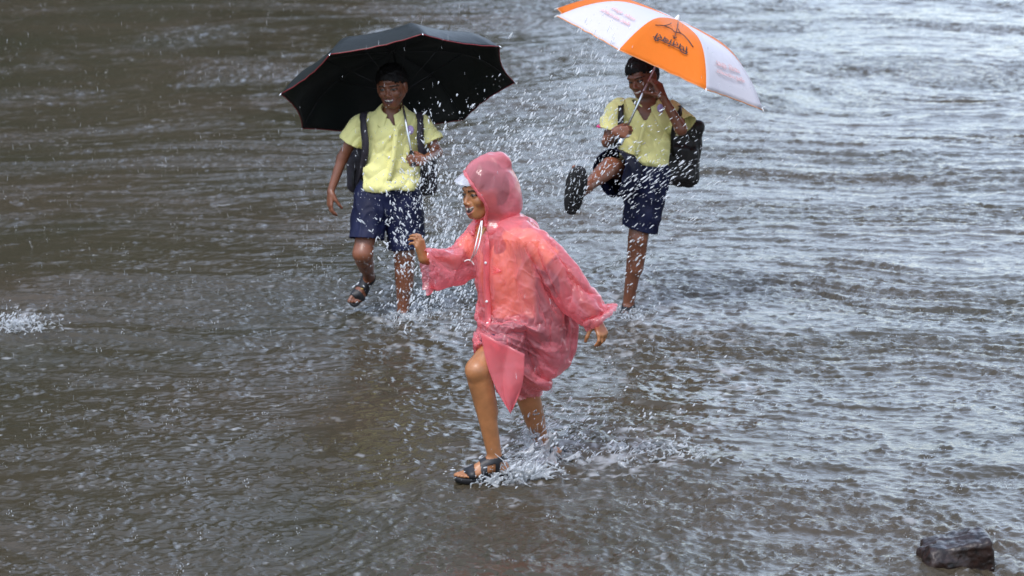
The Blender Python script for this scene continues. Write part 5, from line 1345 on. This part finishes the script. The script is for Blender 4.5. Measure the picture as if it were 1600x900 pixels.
    for (u0, v0, u1, v1, Yy, wd, hd) in ((800, 752, 842, 690, 11.05, .07, 1), (770, 752, 800, 728, 10.98, .05, 2), (830, 738, 868, 668, 11.25, .06, 3), (822, 700, 846, 628, 11.36, .035, 4), (850, 735, 905, 706, 11.3, .06, 5), (1000, 712, 1075, 690, 11.5, .05, 6)):
        nu, nv = 30, 22; o = len(G); A = P(u0, v0, Yy); B = P(u1, v1, Yy + .05); ax = nrm(B - A); sd_ = nrm(np.cross(ax, (0, 1, 0))); g = []
        for i in range(nu):
            s_ = i / (nu - 1)
            for j in range(nv):
                t = j / (nv - 1) - .5; w_ = wd * (.35 + .9 * math.sin(min(1, s_ * 1.2 + .15) * math.pi)) * 2
                g.append(A + (B - A) * s_ + sd_ * t * w_ + np.array((0, .03 * math.sin(t * 5 + s_ * 4), -.02 * s_ * s_)))
        g = np.array(g); g += (.012 * np.stack([noise3(g * 24, hd * 7 + k) for k in range(3)], 1)); G += list(g)
        for i in range(nu - 1):
            for j in range(nv - 1): Q.append((o + i * nv + j, o + i * nv + j + 1, o + (i + 1) * nv + j + 1, o + (i + 1) * nv + j))
    G = np.array(G); Q = np.array(Q); hole = lambda p: (noise3(p * np.array((30, 30, 30)), 88) * .6 + noise3(p * 75, 89) * .5) > .08
    G, Q = drop(G, Q, hole); o = mesh_obj('water_film', G, Q, M_SHEET); tag(o, 'torn film of splashing water behind the front sandal of the raincoat boy', kind='stuff')
    md = o.modifiers.new('thick', 'SOLIDIFY'); md.thickness = .002
def burst(name, label, lo, hi, src, seed, h=.0026):
    """rounded lumps and webs of water: many short thrown arcs melted together"""
    r_ = np.random.default_rng(seed); V = Vol(lo, hi, h)
    for (c, sp, d, sd_, ln, n, r0) in src:
        c = np.asarray(c)
        for _ in range(n):
            p = c + r_.normal(0, 1, 3) * np.asarray(sp); p[2] = max(p[2], -.002); vv = nrm(np.asarray(d) + r_.normal(0, sd_, 3)); vv[2] = abs(vv[2]); L_ = ln * r_.uniform(.4, 1.3); m = 5
            for i in range(m):
                t0, t1 = i / m, (i + 1) / m; f = lambda t: p + vv * L_ * t + np.array((0, 0, -.5 * L_ * t * t)) + .010 * np.array((math.sin(9 * t + p[0] * 60), 0, math.cos(7 * t + p[1] * 50)))
                a, b = f(t0), f(t1); ra = r0 * (1.1 - t0) * r_.uniform(.5, 1.3); V.cone(a, b, ra, ra * .8, .009)
            if r_.random() < .6: V.ell(f(1.05), np.array((1, 1, 1.3)) * r0 * r_.uniform(.5, 1.1), None, .003)
    v, q = V.skin(1); n = normals(v, q); v = v + n * (.0018 * noise3(v * 70, seed) + .0012 * noise3(v * 160, seed + 1))[:, None]
    tag(mesh_obj(name, v, q, M_BURST), label, kind='stuff')
M_BURST = water_mat('bursting_water', (.50, .53, .55), .50, .04)
a_ = P(812, 745, 11.08); b_ = P(845, 735, 11.3); c_ = P(990, 708, 11.45)
burst('burst_of_water', 'rounded burst of water behind the front sandal of the raincoat boy', [a_[0] - .22, 10.85, -.01], [b_[0] + .24, 11.55, .34],
      [(a_, (.045, .035, .006), (.75, .1, .8), .35, .13, 70, .0048), (b_, (.035, .05, .01), (-.1, -.1, 1), .40, .15, 42, .0042), (P(838, 690, 11.34), (.012, .02, .05), (-.4, -.2, .8), .4, .07, 22, .0036), (P(775, 752, 10.99), (.04, .01, .004), (-.4, -.3, .4), .3, .05, 16, .003)], 501)
burst('low_burst_of_water', 'low broken burst of water trailing to the right of the raincoat boy', [c_[0] - .34, 11.1, -.01], [c_[0] + .36, 11.8, .16],
      [(c_, (.14, .10, .004), (.5, 0, .5), .5, .07, 80, .0036)], 502)
e_ = P(28, 508, 13.8); burst('burst_of_water', 'lone burst of water at the left edge of the picture', [e_[0] - .26, 13.5, -.01], [e_[0] + .3, 14.1, .2], [(e_, (.09, .07, .004), (.5, 0, .35), .5, .08, 46, .0028)], 503, .0028)
f_ = P(632, 497, 14.1); burst('burst_of_water', 'ring of water round the wading ankle of the boy with the black umbrella', f_ - (.16, .16, f_[2] + .01), f_ + (.16, .16, .12), [(f_, (.05, .04, .004), (.2, 0, .8), .6, .05, 30, .0034)], 504, .003)
g_ = P(980, 494, 14.2); burst('burst_of_water', 'ring of water round the standing ankle of the kicking boy', g_ - (.2, .2, g_[2] + .01), g_ + (.2, .2, .14), [(g_, (.06, .05, .004), (.3, 0, .8), .6, .06, 40, .0036)], 505, .003)
build_splashes(); print('splash', round(time.time() - T0, 1))
print('script bytes')
